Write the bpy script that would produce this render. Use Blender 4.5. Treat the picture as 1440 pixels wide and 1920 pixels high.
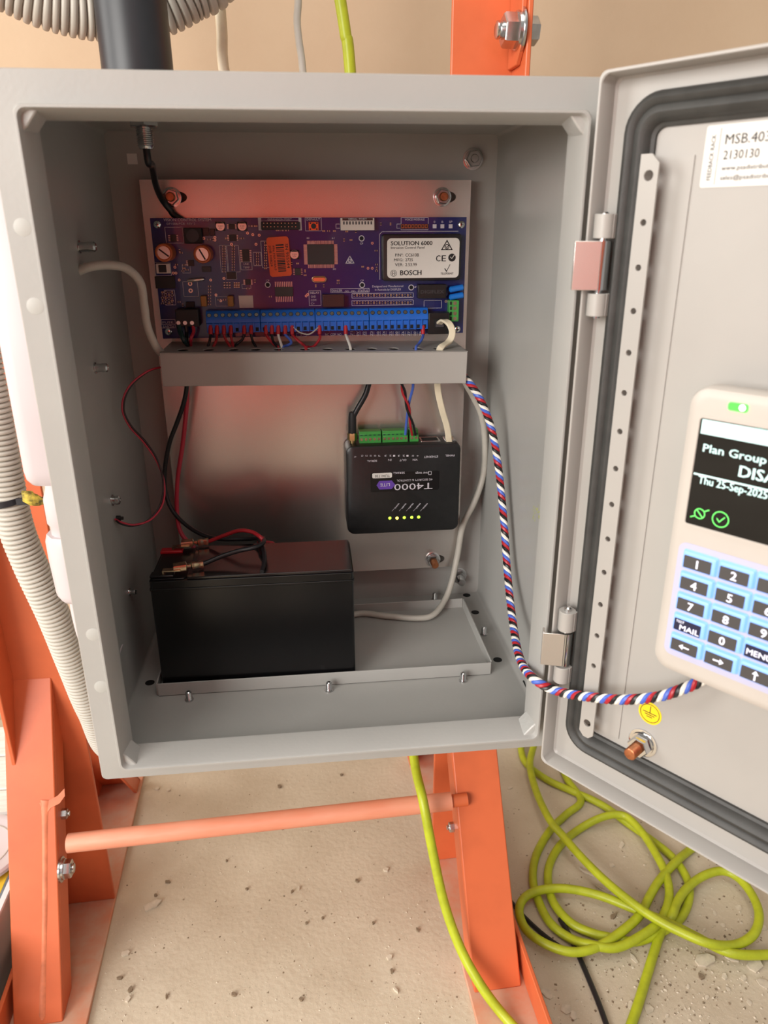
import bpy, math, random
from mathutils import Vector, Matrix, Euler

for _o in list(bpy.data.objects):
    bpy.data.objects.remove(_o)
scene = bpy.context.scene
COL = scene.collection
MM = 0.001
ZF = 350.0            # height of the enclosure's underside above the floor (mm)
FPX = 1391.99         # focal length in pixels of the 1440x1920 frame
CAM = Vector((140.10, -402.01, 331.48))      # mm, enclosure coordinates
EUL = Euler((1.204728, 0.004625, -0.108996), 'XYZ')

# ---------------------------------------------------------------- camera
cd = bpy.data.cameras.new('camera')
cam = bpy.data.objects.new('camera', cd)
COL.objects.link(cam)
cd.sensor_fit = 'VERTICAL'
cd.sensor_height = 36.0
cd.sensor_width = 27.0
cd.lens = FPX * 36.0 / 1920.0
cd.clip_start = 0.01
cam.location = (CAM.x * MM, CAM.y * MM, (CAM.z + ZF) * MM)
cam.rotation_euler = EUL
cd.dof.use_dof = True
cd.dof.focus_distance = 0.58
cd.dof.aperture_fstop = 11.0
scene.camera = cam

# ---------------------------------------------------------------- world, lights, exposure
world = bpy.data.worlds.new('World')
scene.world = world
world.use_nodes = True
bg = world.node_tree.nodes['Background']
bg.inputs[0].default_value = (1.0, 0.955, 0.90, 1)
bg.inputs[1].default_value = 0.28

def area(name, loc, target, sx, sy, power, col=(1, 1, 1)):
    l = bpy.data.lights.new(name, 'AREA')
    l.shape = 'RECTANGLE'
    l.size, l.size_y = sx, sy
    l.energy = power
    l.color = col
    o = bpy.data.objects.new(name, l)
    COL.objects.link(o)
    o.location = loc
    o.rotation_euler = (Vector(target) - Vector(loc)).to_track_quat('-Z', 'Y').to_euler()
    return o

area('window_light', (-1.75, -2.0, 1.3), (0.15, 0.2, 0.5), 1.7, 1.5, 82, (1.0, 0.965, 0.92))
area('side_fill_light', (-2.2, 0.05, 1.35), (0.1, -0.5, 0.75), 1.0, 1.4, 26, (1.0, 0.965, 0.92))  # unseen fill lamp, added to brighten the front of the person mirrored in the plate
area('ceiling_light', (0.0, -0.75, 2.6), (0.0, -0.6, 0.0), 1.6, 1.6, 20, (1.0, 0.95, 0.88))
scene.view_settings.view_transform = 'Standard'
scene.view_settings.look = 'None'
scene.view_settings.gamma = 1.0
scene.view_settings.use_curve_mapping = False
scene.view_settings.exposure = 0.5

# ---------------------------------------------------------------- geometry helpers (all in mm)
RM = EUL.to_matrix()
def ray(px, py):
    return RM @ Vector(((px - 720) / FPX, -(py - 960) / FPX, -1.0))
def at(px, py, ax, v):
    """point of the enclosure space (mm) seen at a pixel, on the plane ax = v"""
    d = ray(px, py)
    i = 'XYZ'.index(ax)
    return CAM + d * ((v - CAM[i]) / d[i])

class Frame:
    """a local frame: origin o (mm) and three axes; local coordinates are (a, b, c)"""
    def __init__(s, o, r=(1, 0, 0), u=(0, 1, 0), n=(0, 0, 1)):
        s.o = Vector(o); s.r = Vector(r); s.u = Vector(u); s.n = Vector(n)
    def px(s, x, y, c=0.0):
        d = ray(x, y)
        o = s.o + s.n * c
        P = CAM + d * ((o - CAM).dot(s.n) / d.dot(s.n)) - s.o
        return Vector((P.dot(s.r), P.dot(s.u), c))
    def loc(s, P):
        P = Vector(P) - s.o
        return Vector((P.dot(s.r), P.dot(s.u), P.dot(s.n)))
    def w(s, p):
        return s.o + s.r * p[0] + s.u * p[1] + s.n * p[2]
    def moved(s, a, b, c):
        return Frame(s.w((a, b, c)), s.r, s.u, s.n)
    def place(s, o):
        m = Matrix((s.r, s.u, s.n)).transposed()
        o.location = (s.o.x * MM, s.o.y * MM, (s.o.z + ZF) * MM)
        o.rotation_euler = m.to_euler()

def box_frame(x, y, z):
    return Frame((x, y, z))
def face_frame(x, y, z):           # a = right, b = up, c = towards the viewer
    return Frame((x, y, z), (1, 0, 0), (0, 0, 1), (0, -1, 0))

def catmull(P, n=8, closed=False):
    P = [Vector(p) for p in P]
    out = []
    m = len(P)
    for i in range(m if closed else m - 1):
        if closed:
            p0, p1, p2, p3 = P[i - 1], P[i], P[(i + 1) % m], P[(i + 2) % m]
        else:
            p0, p1, p2, p3 = P[max(i - 1, 0)], P[i], P[i + 1], P[min(i + 2, m - 1)]
        for k in range(n):
            t = k / n
            out.append(0.5 * ((2 * p1) + (p2 - p0) * t + (2 * p0 - 5 * p1 + 4 * p2 - p3) * t * t
                              + (-p0 + 3 * p1 - 3 * p2 + p3) * t ** 3))
    if not closed:
        out.append(P[-1])
    return out

def rr(w0, w1, h0, h1, r, n=5):
    """rounded rectangle, counter-clockwise list of (a, b)"""
    r = max(min(r, (w1 - w0) / 2 - 1e-3, (h1 - h0) / 2 - 1e-3), 0.01)
    out = []
    for cx, cy, s in ((w1 - r, h1 - r, 0), (w0 + r, h1 - r, 90), (w0 + r, h0 + r, 180), (w1 - r, h0 + r, 270)):
        for k in range(n + 1):
            t = math.radians(s + 90 * k / n)
            out.append((cx + r * math.cos(t), cy + r * math.sin(t)))
    return out

def frames_along(P):
    T = []
    for i in range(len(P)):
        a = P[max(i - 1, 0)]; b = P[min(i + 1, len(P) - 1)]
        d = (b - a)
        T.append(d.normalized() if d.length > 1e-9 else Vector((0, 0, 1)))
    u = T[0].cross(Vector((0.3, 0.9, 0.2)))
    if u.length < 1e-3:
        u = T[0].cross(Vector((1, 0, 0)))
    u.normalize()
    res = []
    for i, t in enumerate(T):
        u = (u - t * u.dot(t)).normalized()
        res.append((t, u, t.cross(u)))
    return res

_fonts = {}
def glyphs(s, bold):
    k = (s, bold)
    if k not in _fonts:
        c = bpy.data.curves.new('t', 'FONT')
        c.body = s; c.size = 1.0; c.resolution_u = 2; c.offset = bold
        o = bpy.data.objects.new('t', c)
        m = bpy.data.meshes.new_from_object(o)
        vs = [v.co.copy() for v in m.vertices]
        fs = [tuple(p.vertices) for p in m.polygons]
        bpy.data.objects.remove(o); bpy.data.curves.remove(c); bpy.data.meshes.remove(m)
        _fonts[k] = (vs, fs)
    return _fonts[k]

class MB:
    def __init__(s):
        s.v = []; s.f = []; s.mi = []; s.k = 0
    def add(s, vs, fs):
        n = len(s.v)
        s.v += [tuple(v) for v in vs]
        s.f += [tuple(n + i for i in f) for f in fs]
        s.mi += [s.k] * len(fs)
        return s
    def mat(s, k):
        s.k = k; return s
    def box(s, a0, a1, b0, b1, c0, c1):
        return s.add([(a0, b0, c0), (a1, b0, c0), (a1, b1, c0), (a0, b1, c0), (a0, b0, c1), (a1, b0, c1), (a1, b1, c1), (a0, b1, c1)],
                     [(0, 3, 2, 1), (4, 5, 6, 7), (0, 1, 5, 4), (1, 2, 6, 5), (2, 3, 7, 6), (3, 0, 4, 7)])
    def prism(s, poly, c0, c1):
        n = len(poly)
        return s.add([(p[0], p[1], c0) for p in poly] + [(p[0], p[1], c1) for p in poly],
                     [tuple(range(n - 1, -1, -1)), tuple(range(n, 2 * n))] + [(i, (i + 1) % n, n + (i + 1) % n, n + i) for i in range(n)])
    def prism_a(s, poly, a0, a1):      # profile (b, c) run along a
        n = len(poly)
        return s.add([(a0, p[0], p[1]) for p in poly] + [(a1, p[0], p[1]) for p in poly],
                     [tuple(range(n - 1, -1, -1)), tuple(range(n, 2 * n))] + [(i, (i + 1) % n, n + (i + 1) % n, n + i) for i in range(n)])
    def loft(s, rings, cap0=True, cap1=True):
        n = len(rings[0])
        vs = [p for r in rings for p in r]
        fs = []
        for k in range(len(rings) - 1):
            for i in range(n):
                j = (i + 1) % n
                fs.append((k * n + i, k * n + j, (k + 1) * n + j, (k + 1) * n + i))
        if cap0: fs.append(tuple(range(n - 1, -1, -1)))
        if cap1: fs.append(tuple(range((len(rings) - 1) * n, len(rings) * n)))
        return s.add(vs, fs)
    def tube(s, P, r, n=8, caps=True):
        P = [Vector(p) for p in P]
        fr = frames_along(P)
        rings = []
        for i, (p, (t, u, v)) in enumerate(zip(P, fr)):
            ri = r(i) if callable(r) else r
            rings.append([p + (u * math.cos(2 * math.pi * k / n) + v * math.sin(2 * math.pi * k / n)) * ri for k in range(n)])
        return s.loft(rings, caps, caps)
    def cyl(s, p, q, r, r2=None, n=16):
        p = Vector(p); q = Vector(q)
        r2 = r if r2 is None else r2
        rs = (r, r2)
        return s.tube([p, q], lambda i: rs[i], n)
    def lathe(s, p, d, prof, n=20):    # prof: list of (distance along d, radius)
        p = Vector(p); d = Vector(d).normalized()
        P = [p + d * t for t, _ in prof]
        u = d.cross(Vector((0.31, 0.87, 0.23))).normalized(); v = d.cross(u)
        rings = [[q + (u * math.cos(2 * math.pi * k / n) + v * math.sin(2 * math.pi * k / n)) * r for k in range(n)] for q, (_, r) in zip(P, prof)]
        return s.loft(rings)
    def ribbon(s, P, wdir, w, t):      # flat cable along P, width direction wdir
        P = [Vector(p) for p in P]
        rings = []
        for (p, (tt, u, v)) in zip(P, frames_along(P)):
            x = Vector(wdir); x = (x - tt * x.dot(tt)).normalized(); y = tt.cross(x)
            rings.append([p + x * (w / 2 * sx) + y * (t / 2 * sy) for sx, sy in ((1, -.6), (1, .6), (.8, 1), (-.8, 1), (-1, .6), (-1, -.6), (-.8, -1), (.8, -1))])
        return s.loft(rings)
    def plate_hole(s, a0, a1, b0, b1, ca, cb, ra, rb, c0, c1, n=16):
        """rectangular plate cell with an elliptical hole through it"""
        inn, out = [], []
        angs = sorted(set([2 * math.pi * k / n for k in range(n)] + [math.atan2(y - cb, x - ca) % (2 * math.pi) for x in (a0, a1) for y in (b0, b1)]))
        for t in angs:
            x, y = math.cos(t), math.sin(t)
            inn.append((ca + ra * x, cb + rb * y))
            k = min([((a1 if x > 0 else a0) - ca) / x if abs(x) > 1e-9 else 1e9, ((b1 if y > 0 else b0) - cb) / y if abs(y) > 1e-9 else 1e9])
            out.append((ca + k * x, cb + k * y))
        R = [[(p[0], p[1], c) for p in L] for L, c in ((out, c0), (out, c1), (inn, c1), (inn, c0), (out, c0))]
        return s.loft(R, False, False)
    def ring(s, ca, cb, r0, r1, c, n=20, t=0.15):
        A = lambda r, z: [(ca + r * math.cos(2 * math.pi * k / n), cb + r * math.sin(2 * math.pi * k / n), z) for k in range(n)]
        return s.loft([A(r1, c), A(r1, c + t), A(r0, c + t), A(r0, c), A(r1, c)], False, False)
    def line(s, p, q, w, c, t=0.12):
        p = Vector((p[0], p[1])); q = Vector((q[0], q[1]))
        d = (q - p).normalized() * (w / 2)
        e = Vector((-d.y, d.x))
        return s.prism([p - d - e, q + d - e, q + d + e, p - d + e], c, c + t)
    def rect(s, a0, a1, b0, b1, w, c, t=0.12):
        for p, q in (((a0, b0), (a1, b0)), ((a1, b0), (a1, b1)), ((a1, b1), (a0, b1)), ((a0, b1), (a0, b0))):
            s.line(p, q, w, c, t)
        return s
    def text(s, txt, a, b, c, h, w=None, rot=0.0, bold=0.0, align='L', flip=False):
        """lettering of cap height h (optionally fitted to width w), lower left corner at (a, b)"""
        vs, fs = glyphs(txt, 0.0)
        if not vs:
            return s
        x0 = min(v.x for v in vs); x1 = max(v.x for v in vs)
        sy = h / 0.70
        sx = w / (x1 - x0) if w else sy
        wid = (x1 - x0) * sx
        off = {'L': 0, 'C': wid / 2, 'R': wid}[align]
        cr, sr = math.cos(math.radians(rot)), math.sin(math.radians(rot))
        pts = []
        for v in vs:
            x = (v.x - x0) * sx - off; y = v.y * sy
            pts.append((a + x * cr - y * sr, b + x * sr + y * cr, c))
        if bold > 0:
            d = bold * sy * .55
            for k in (-1, 1):
                s.add([(p[0] + k * d * cr, p[1] + k * d * sr, p[2] + .03 * (k + 2)) for p in pts], fs)
        return s.add(pts, fs)
    def hexnut(s, p, d, r, h, rot=0.0):
        p = Vector(p); d = Vector(d).normalized()
        u = d.cross(Vector((0.31, 0.87, 0.23))).normalized(); v = d.cross(u)
        def R(t, k):
            return [p + d * t + (u * math.cos(math.radians(60 * i + rot)) + v * math.sin(math.radians(60 * i + rot))) * r * k for i in range(6)]
        return s.loft([R(0, 1), R(h * .85, 1), R(h, .9)])
    def build(s, name, mats, frame=None, parent=None, bevel=0.0, smooth=38.0, seg=2):
        me = bpy.data.meshes.new(name)
        me.from_pydata([(v[0] * MM, v[1] * MM, v[2] * MM) for v in s.v], [], s.f)
        if not isinstance(mats, (list, tuple)):
            mats = [mats]
        for m in mats:
            me.materials.append(m)
        if len(mats) > 1:
            me.polygons.foreach_set('material_index', s.mi)
        me.validate()
        if smooth:
            me.polygons.foreach_set('use_smooth', [True] * len(me.polygons))
            me.set_sharp_from_angle(angle=math.radians(smooth))
        me.update()
        o = bpy.data.objects.new(name, me)
        COL.objects.link(o)
        if frame:
            frame.place(o)
        if parent:
            o.parent = parent
        if bevel:
            b = o.modifiers.new('bevel', 'BEVEL')
            b.width = bevel * MM; b.segments = seg; b.limit_method = 'ANGLE'; b.angle_limit = math.radians(40)
            b.harden_normals = False
        return o

def tag(o, label=None, cat=None, group=None, kind=None):
    if label: o['label'] = label
    if cat: o['category'] = cat
    if group: o['group'] = group
    if kind: o['kind'] = kind
    return o
def thing(name, label, cat, frame, group=None):
    o = bpy.data.objects.new(name, None)
    o.empty_display_size = 0.01
    COL.objects.link(o)
    frame.place(o)
    return tag(o, label, cat, group)
def copy_part(src, parent, loc):
    c = src.copy()
    COL.objects.link(c)
    c.parent = parent
    c.location = (loc[0] * MM, loc[1] * MM, loc[2] * MM)
    return c

# ---------------------------------------------------------------- materials
def lin(c):
    c = c / 255.0
    return c / 12.92 if c <= 0.04045 else ((c + 0.055) / 1.055) ** 2.4
def rgb(t):
    return (lin(t[0]), lin(t[1]), lin(t[2]), 1.0)
def mk(name, col, rough=0.5, metal=0.0, bump=0.0, bscale=300.0, var=0.0, vscale=40.0, col2=None, spec=0.5, coat=0.0,
       emit=0.0, ecol=None, trans=0.0, rvar=0.0, alpha=1.0, detail=4.0, stretch=None):
    m = bpy.data.materials.new(name)
    m.use_nodes = True
    nt = m.node_tree
    b = nt.nodes['Principled BSDF']
    b.inputs['Base Color'].default_value = rgb(col)
    b.inputs['Roughness'].default_value = rough
    b.inputs['Metallic'].default_value = metal
    b.inputs['Specular IOR Level'].default_value = spec
    b.inputs['Coat Weight'].default_value = coat
    b.inputs['Transmission Weight'].default_value = trans
    b.inputs['Alpha'].default_value = alpha
    if emit:
        b.inputs['Emission Color'].default_value = rgb(ecol or col)
        b.inputs['Emission Strength'].default_value = emit
    tc = nt.nodes.new('ShaderNodeTexCoord')
    src = tc.outputs['Object']
    if stretch:
        mp = nt.nodes.new('ShaderNodeMapping')
        mp.inputs['Scale'].default_value = stretch
        nt.links.new(src, mp.inputs['Vector'])
        src = mp.outputs['Vector']
    if var or rvar:
        n = nt.nodes.new('ShaderNodeTexNoise')
        n.inputs['Scale'].default_value = vscale
        n.inputs['Detail'].default_value = detail
        n.inputs['Roughness'].default_value = 0.6
        nt.links.new(src, n.inputs['Vector'])
        if var:
            mx = nt.nodes.new('ShaderNodeMix')
            mx.data_type = 'RGBA'
            c2 = rgb(col2) if col2 else tuple(x * (1 - var) for x in rgb(col)[:3]) + (1,)
            mx.inputs[6].default_value = rgb(col)
            mx.inputs[7].default_value = c2
            mr = nt.nodes.new('ShaderNodeMapRange')
            mr.inputs[1].default_value = 0.38; mr.inputs[2].default_value = 0.66
            mr.inputs[3].default_value = 0.0; mr.inputs[4].default_value = 1.0 if not col2 else var
            nt.links.new(n.outputs['Fac'], mr.inputs[0])
            nt.links.new(mr.outputs[0], mx.inputs[0])
            nt.links.new(mx.outputs[2], b.inputs['Base Color'])
        if rvar:
            mr2 = nt.nodes.new('ShaderNodeMapRange')
            mr2.inputs[1].default_value = 0.3; mr2.inputs[2].default_value = 0.7
            mr2.inputs[3].default_value = max(rough - rvar, 0.02); mr2.inputs[4].default_value = min(rough + rvar, 1)
            nt.links.new(n.outputs['Fac'], mr2.inputs[0])
            nt.links.new(mr2.outputs[0], b.inputs['Roughness'])
    if bump:
        n2 = nt.nodes.new('ShaderNodeTexNoise')
        n2.inputs['Scale'].default_value = bscale
        n2.inputs['Detail'].default_value = 2.0
        nt.links.new(src, n2.inputs['Vector'])
        bp = nt.nodes.new('ShaderNodeBump')
        bp.inputs['Strength'].default_value = bump
        bp.inputs['Distance'].default_value = 0.0006
        nt.links.new(n2.outputs['Fac'], bp.inputs['Height'])
        nt.links.new(bp.outputs['Normal'], b.inputs['Normal'])
    return m

M = dict(
    grey=mk('grey_powder_coat', (160, 159, 155), 0.38, bump=0.10, bscale=420, var=0.05, vscale=12),
    greyd=mk('grey_paint_smooth', (160, 157, 152), 0.42, var=0.05, vscale=10),
    plug=mk('hole_plug_paint', (168, 168, 163), 0.5),
    weld=mk('painted_weld', (168, 168, 164), 0.35, bump=0.5, bscale=260),
    galv=mk('galvanised_steel', (212, 206, 200), 0.27, metal=0.85, var=0.05, vscale=9, detail=2),
    zinc=mk('zinc_plated', (205, 205, 205), 0.22, metal=1.0, var=0.15, vscale=120),
    chrome=mk('bright_steel', (215, 215, 215), 0.10, metal=1.0),
    copper=mk('copper_plated', (190, 124, 86), 0.34, metal=0.9, var=0.3, vscale=300),
    brass=mk('brass', (186, 168, 120), 0.28, metal=1.0, var=0.2, vscale=200),
    tin=mk('tinned_terminal', (205, 190, 160), 0.25, metal=1.0, var=0.3, vscale=200),
    rubber=mk('black_rubber', (58, 58, 56), 0.55, var=0.3, vscale=60, bump=0.15, bscale=900),
    black=mk('black_plastic', (22, 22, 23), 0.35, var=0.3, vscale=200, bump=0.08, bscale=1500),
    blackm=mk('black_matt', (30, 30, 31), 0.6, var=0.25, vscale=150),
    lidp=mk('glossy_lid', (34, 30, 30), 0.16, var=0.2, vscale=60),  # brownish sheen partly put into the colour, besides the real gloss
    blackb=mk('battery_plastic', (9, 9, 11), 0.3, var=0.2, vscale=60),
    void=mk('dark_opening', (10, 10, 10), 0.8),
    ant=mk('antenna_plastic', (34, 36, 40), 0.42, var=0.2, vscale=40),
    pcb=mk('blue_solder_mask', (24, 30, 92), 0.22, var=0.35, vscale=90, col2=(34, 38, 84), coat=0.4),
    silk=mk('white_silkscreen', (196, 192, 200), 0.6),
    blue=mk('blue_terminal_plastic', (22, 100, 200), 0.42, var=0.12, vscale=120),
    bluew=mk('blue_wire', (70, 100, 190), 0.45), redw=mk('red_wire', (172, 34, 44), 0.42, var=0.15, vscale=200),
    blackw=mk('black_wire', (24, 24, 28), 0.4), whitew=mk('white_wire', (226, 222, 212), 0.45, var=0.06, vscale=150),
    cream=mk('cream_flat_cable', (222, 212, 186), 0.45, var=0.08, vscale=100),
    greyc=mk('grey_cable', (186, 182, 172), 0.48, var=0.08, vscale=80),
    darkgreen=mk('dark_green_wire', (24, 58, 58), 0.45), pinkw=mk('crimson_wire', (176, 40, 62), 0.42),
    ferr=mk('red_ferrule', (178, 30, 40), 0.4), green=mk('green_plug_plastic', (62, 150, 66), 0.42, var=0.12, vscale=150),
    white=mk('white_label', (214, 212, 206), 0.55, var=0.03, vscale=50), ink=mk('black_ink', (18, 18, 20), 0.6),
    orange=mk('orange_paint', (208, 102, 60), 0.42, var=0.14, vscale=14, bump=0.06, bscale=350),
    odust=mk('dusty_orange_paint', (204, 136, 106), 0.8, var=0.9, vscale=22, col2=(194, 170, 148), detail=8),
    scuff=mk('scraped_paint', (222, 126, 88), 0.5, var=0.3, vscale=60),
    pipe=mk('overpainted_conduit', (216, 134, 104), 0.5, var=0.45, vscale=35, col2=(226, 172, 146), stretch=(0.25, 1, 1)),
    lime=mk('lime_cable', (176, 186, 36), 0.42, var=0.20, vscale=60),
    cond=mk('corrugated_conduit', (182, 178, 168), 0.5, var=0.08, vscale=30),
    pvc=mk('white_pvc', (188, 179, 181), 0.4, var=0.03, vscale=20),
    sticker=mk('orange_sticker', (226, 84, 34), 0.55, var=0.06, vscale=80),
    silver=mk('aluminium_can', (214, 210, 204), 0.28, metal=0.85), sleeve=mk('brown_capacitor_sleeve', (168, 84, 40), 0.35),
    smd=mk('resistor_black', (34, 32, 34), 0.4), smdw=mk('solder_end', (190, 184, 180), 0.3, metal=0.9),
    smdt=mk('ceramic_tan', (150, 112, 80), 0.5), coil=mk('ferrite', (62, 58, 62), 0.55),
    relay=mk('relay_brown', (58, 26, 26), 0.35), tant=mk('mustard_film_cap', (150, 104, 40), 0.4),
    crystal=mk('crystal_can', (222, 170, 130), 0.25, metal=0.9), gold=mk('gold_pad', (214, 196, 176), 0.3, metal=1.0),
    button=mk('button_frame', (230, 110, 70), 0.35, metal=0.7), socket=mk('off_white_connector', (206, 198, 190), 0.45),  # button frame: silver metal with its red reflection put into the colour
    vdr=mk('blue_varistor', (26, 110, 200), 0.3), purple=mk('purple_print', (96, 62, 160), 0.5),
    chip=mk('chip_epoxy', (40, 38, 40), 0.45), redt=mk('red_terminal_boss', (170, 22, 34), 0.4),
    kpad=mk('keypad_ivory', (182, 176, 168), 0.42, var=0.03, vscale=30, bump=0.04, bscale=1200),
    glass=mk('dark_screen_glass', (7, 8, 11), 0.05, spec=0.3),
    scrw=mk('screen_white', (170, 200, 197), 0.4, emit=0.6, ecol=(214, 255, 250)), scrg=mk('screen_green', (90, 220, 90), 0.4, emit=0.8, ecol=(120, 240, 120)),
    scri=mk('screen_icon_grey', (110, 170, 165), 0.4, emit=0.25, ecol=(150, 200, 195)),
    kglow=mk('key_backlight', (120, 160, 235), 0.4, emit=0.45, ecol=(120, 172, 255)), klab=mk('key_label_grey', (62, 60, 60), 0.5), knavy=mk('key_label_navy', (14, 18, 52), 0.4),
    kwhite=mk('key_lettering', (235, 235, 250), 0.5, emit=0.45, ecol=(235, 238, 255)), kdeck=mk('key_deck', (176, 176, 198), 0.5),
    ledg=mk('green_led', (60, 240, 60), 0.3, emit=1.6, ecol=(60, 255, 50)), ledw=mk('white_led', (230, 255, 230), 0.3, emit=2.5, ecol=(225, 255, 225)),
    ledl=mk('lime_led', (150, 220, 40), 0.3, emit=1.8, ecol=(170, 245, 60)), ledy=mk('yellow_led', (240, 220, 60), 0.3, emit=3.0, ecol=(250, 228, 90)),
    yellow=mk('yellow_label', (246, 204, 20), 0.5, var=0.04, vscale=100), yfoam=mk('yellow_black_foam', (206, 182, 70), 0.8, var=1, vscale=160, col2=(40, 38, 20), bump=0.6, bscale=200),
    chipd=mk('plaster_chip', (206, 194, 174), 0.85, var=0.2, vscale=150), grit=mk('dark_grit', (138, 120, 98), 0.9, var=0.4, vscale=200),
    board=mk('white_wood_grain', (232, 230, 224), 0.5, var=0.2, vscale=40, stretch=(1, 8, 8)),
    tub=mk('translucent_tub', (226, 232, 236), 0.25, var=0.05, vscale=20, alpha=0.75), tubin=mk('tub_contents', (206, 218, 226), 0.8, var=0.4, vscale=30),
    dirt=mk('dark_soil', (70, 58, 46), 0.9, var=1, vscale=120, col2=(190, 176, 150), detail=8), pblue=mk('blue_print', (40, 96, 160), 0.5), pyellow=mk('yellow_print', (232, 196, 60), 0.5),
    red=mk('red_shirt', (250, 80, 56), 0.85, var=0.15, vscale=10), navy=mk('navy_trousers', (26, 30, 46), 0.85), skin=mk('skin', (206, 150, 122), 0.6),
    hair=mk('dark_hair', (40, 30, 24), 0.7), tie=mk('cable_tie_black', (26, 27, 34), 0.45),
)
# ================================================================ SETTING
def floor_material():
    m = mk('dusty_concrete', (200, 188, 167), 0.85, var=0.75, vscale=7, col2=(178, 162, 139), detail=9)
    nt = m.node_tree
    b = nt.nodes['Principled BSDF']
    tc = nt.nodes.new('ShaderNodeTexCoord')
    base = b.inputs['Base Color'].links[0].from_socket
    for sc, lo, hi, col in ((420, 0.66, 0.72, (232, 224, 206)), (260, 0.68, 0.74, (112, 98, 80)), (900, 0.62, 0.70, (226, 214, 192))):
        n = nt.nodes.new('ShaderNodeTexNoise'); n.inputs['Scale'].default_value = sc; n.inputs['Detail'].default_value = 3
        nt.links.new(tc.outputs['Object'], n.inputs['Vector'])
        r = nt.nodes.new('ShaderNodeMapRange'); r.inputs[1].default_value = lo; r.inputs[2].default_value = hi
        r.inputs[3].default_value = 0; r.inputs[4].default_value = 0.4
        nt.links.new(n.outputs['Fac'], r.inputs[0])
        mx = nt.nodes.new('ShaderNodeMix'); mx.data_type = 'RGBA'
        mx.inputs[7].default_value = rgb(col)
        nt.links.new(base, mx.inputs[6]); nt.links.new(r.outputs[0], mx.inputs[0])
        base = mx.outputs[2]
    nt.links.new(base, b.inputs['Base Color'])
    n = nt.nodes.new('ShaderNodeTexNoise'); n.inputs['Scale'].default_value = 180; n.inputs['Detail'].default_value = 6
    nt.links.new(tc.outputs['Object'], n.inputs['Vector'])
    bp = nt.nodes.new('ShaderNodeBump'); bp.inputs['Strength'].default_value = 0.35; bp.inputs['Distance'].default_value = 0.002
    nt.links.new(n.outputs['Fac'], bp.inputs['Height']); nt.links.new(bp.outputs['Normal'], b.inputs['Normal'])
    return m
M['floor'] = floor_material()
M['wall'] = mk('tan_render_wall', (190, 166, 139), 0.8, var=0.35, vscale=9, col2=(178, 151, 123), detail=8, bump=0.2, bscale=220)
WALLY = 575.0
tag(MB().box(-2600, 2600, -2200, WALLY + 60, -40, 0).build('floor', M['floor'], box_frame(0, 0, -ZF)), kind='structure')
tag(MB().box(-2600, 2600, 0, 60, 0, 2600).build('wall_back', M['wall'], box_frame(0, WALLY, -ZF)), kind='structure')

# ================================================================ ENCLOSURE
D = 227.6
ENC = thing('steel_enclosure', 'open grey powder-coated steel enclosure bolted to the orange stand', 'cabinet', box_frame(150, 110, 0))
EF = box_frame(150, 110, 0)
def ering(i, y, r=3.0):
    return [(a - 150, y - 110, b) for a, b in rr(i, 300 - i, i, 400 - i, r, 4)]
mb = MB()
mb.loft([ering(0, D + 1.5), ering(0, 1), ering(0.6, 0), ering(15.2, 0, 4), ering(15.8, -1, 4), ering(16.0, -12, 4), ering(16.6, -13.3, 4), ering(17.6, -13.3, 4),
         ering(18.2, -12, 4), ering(20.6, 6, 3), ering(20.6, 7.5, 3), ering(19.0, 7.5, 3), ering(16.5, 2.0, 3), ering(1.5, 2.0, 3), ering(1.5, D, 3)][::-1])
mb.build('body', M['grey'], None, ENC)
def E(p):
    return EF.loc(p)
# welded corner gussets of the lip
for x, z, sx, sz in ((17, 17, 1, 1), (283, 17, -1, 1), (17, 383, 1, -1), (283, 383, -1, -1)):
    pts = [(x - 150, z), (x - 150 + sx * 10, z), (x - 150 + sx * 6, z + sz * 5), (x - 150 + sx * 3.5, z + sz * 8), (x - 150, z + sz * 11)]
    if sx * sz < 0: pts = pts[::-1]
    m2 = MB()
    n = len(pts)
    m2.add([(p[0], -120, p[1]) for p in pts] + [(p[0] + (0.6 * sx), -104.5, p[1] + .6 * sz) for p in pts],
           [tuple(range(n)), tuple(range(2 * n - 1, n - 1, -1))] + [(i, n + i, n + (i + 1) % n, (i + 1) % n) for i in range(n)])
    m2.build('corner_weld', M['weld'], None, ENC, bevel=0.8)
# white plugs on the left flange
for px, py in ((42, 426), (66, 574), (175, 1190), (190, 1288)):
    p = E(at(px, py, 'Y', 0))
    MB().lathe((p.x, p.y + .3, p.z), (0, -1, 0), [(0, 4.4), (0.35, 4.2), (.6, 3.2), (.7, 0.05)], 20).build('hole_plug', M['plug'], None, ENC)
# studs on the left wall
for px, py, l, r in ((148, 463, 11, 3.2), (178, 690, 9, 3.0), (210, 938, 6, 3.2), (242, 1110, 6, 2.2)):
    p = E(at(px, py, 'X', 1.5))
    MB().lathe((p.x - .5, p.y, p.z), (1, 0, 0), [(0, r + 1), (1.2, r + .8), (1.3, r), (l * .5, r * .92), (l * .55, r), (l * .9, r), (l, r * .7), (l + .05, r * .3), (l - 1, .1)], 14).build('wall_stud', M['zinc'], None, ENC)
p = E(at(1322 - 339, 1288, 'X', 298.5))
MB().cyl((p.x + .3, p.y, p.z), (p.x - .2, p.y, p.z), 5).build('wall_hole', M['void'], None, ENC)
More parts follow.
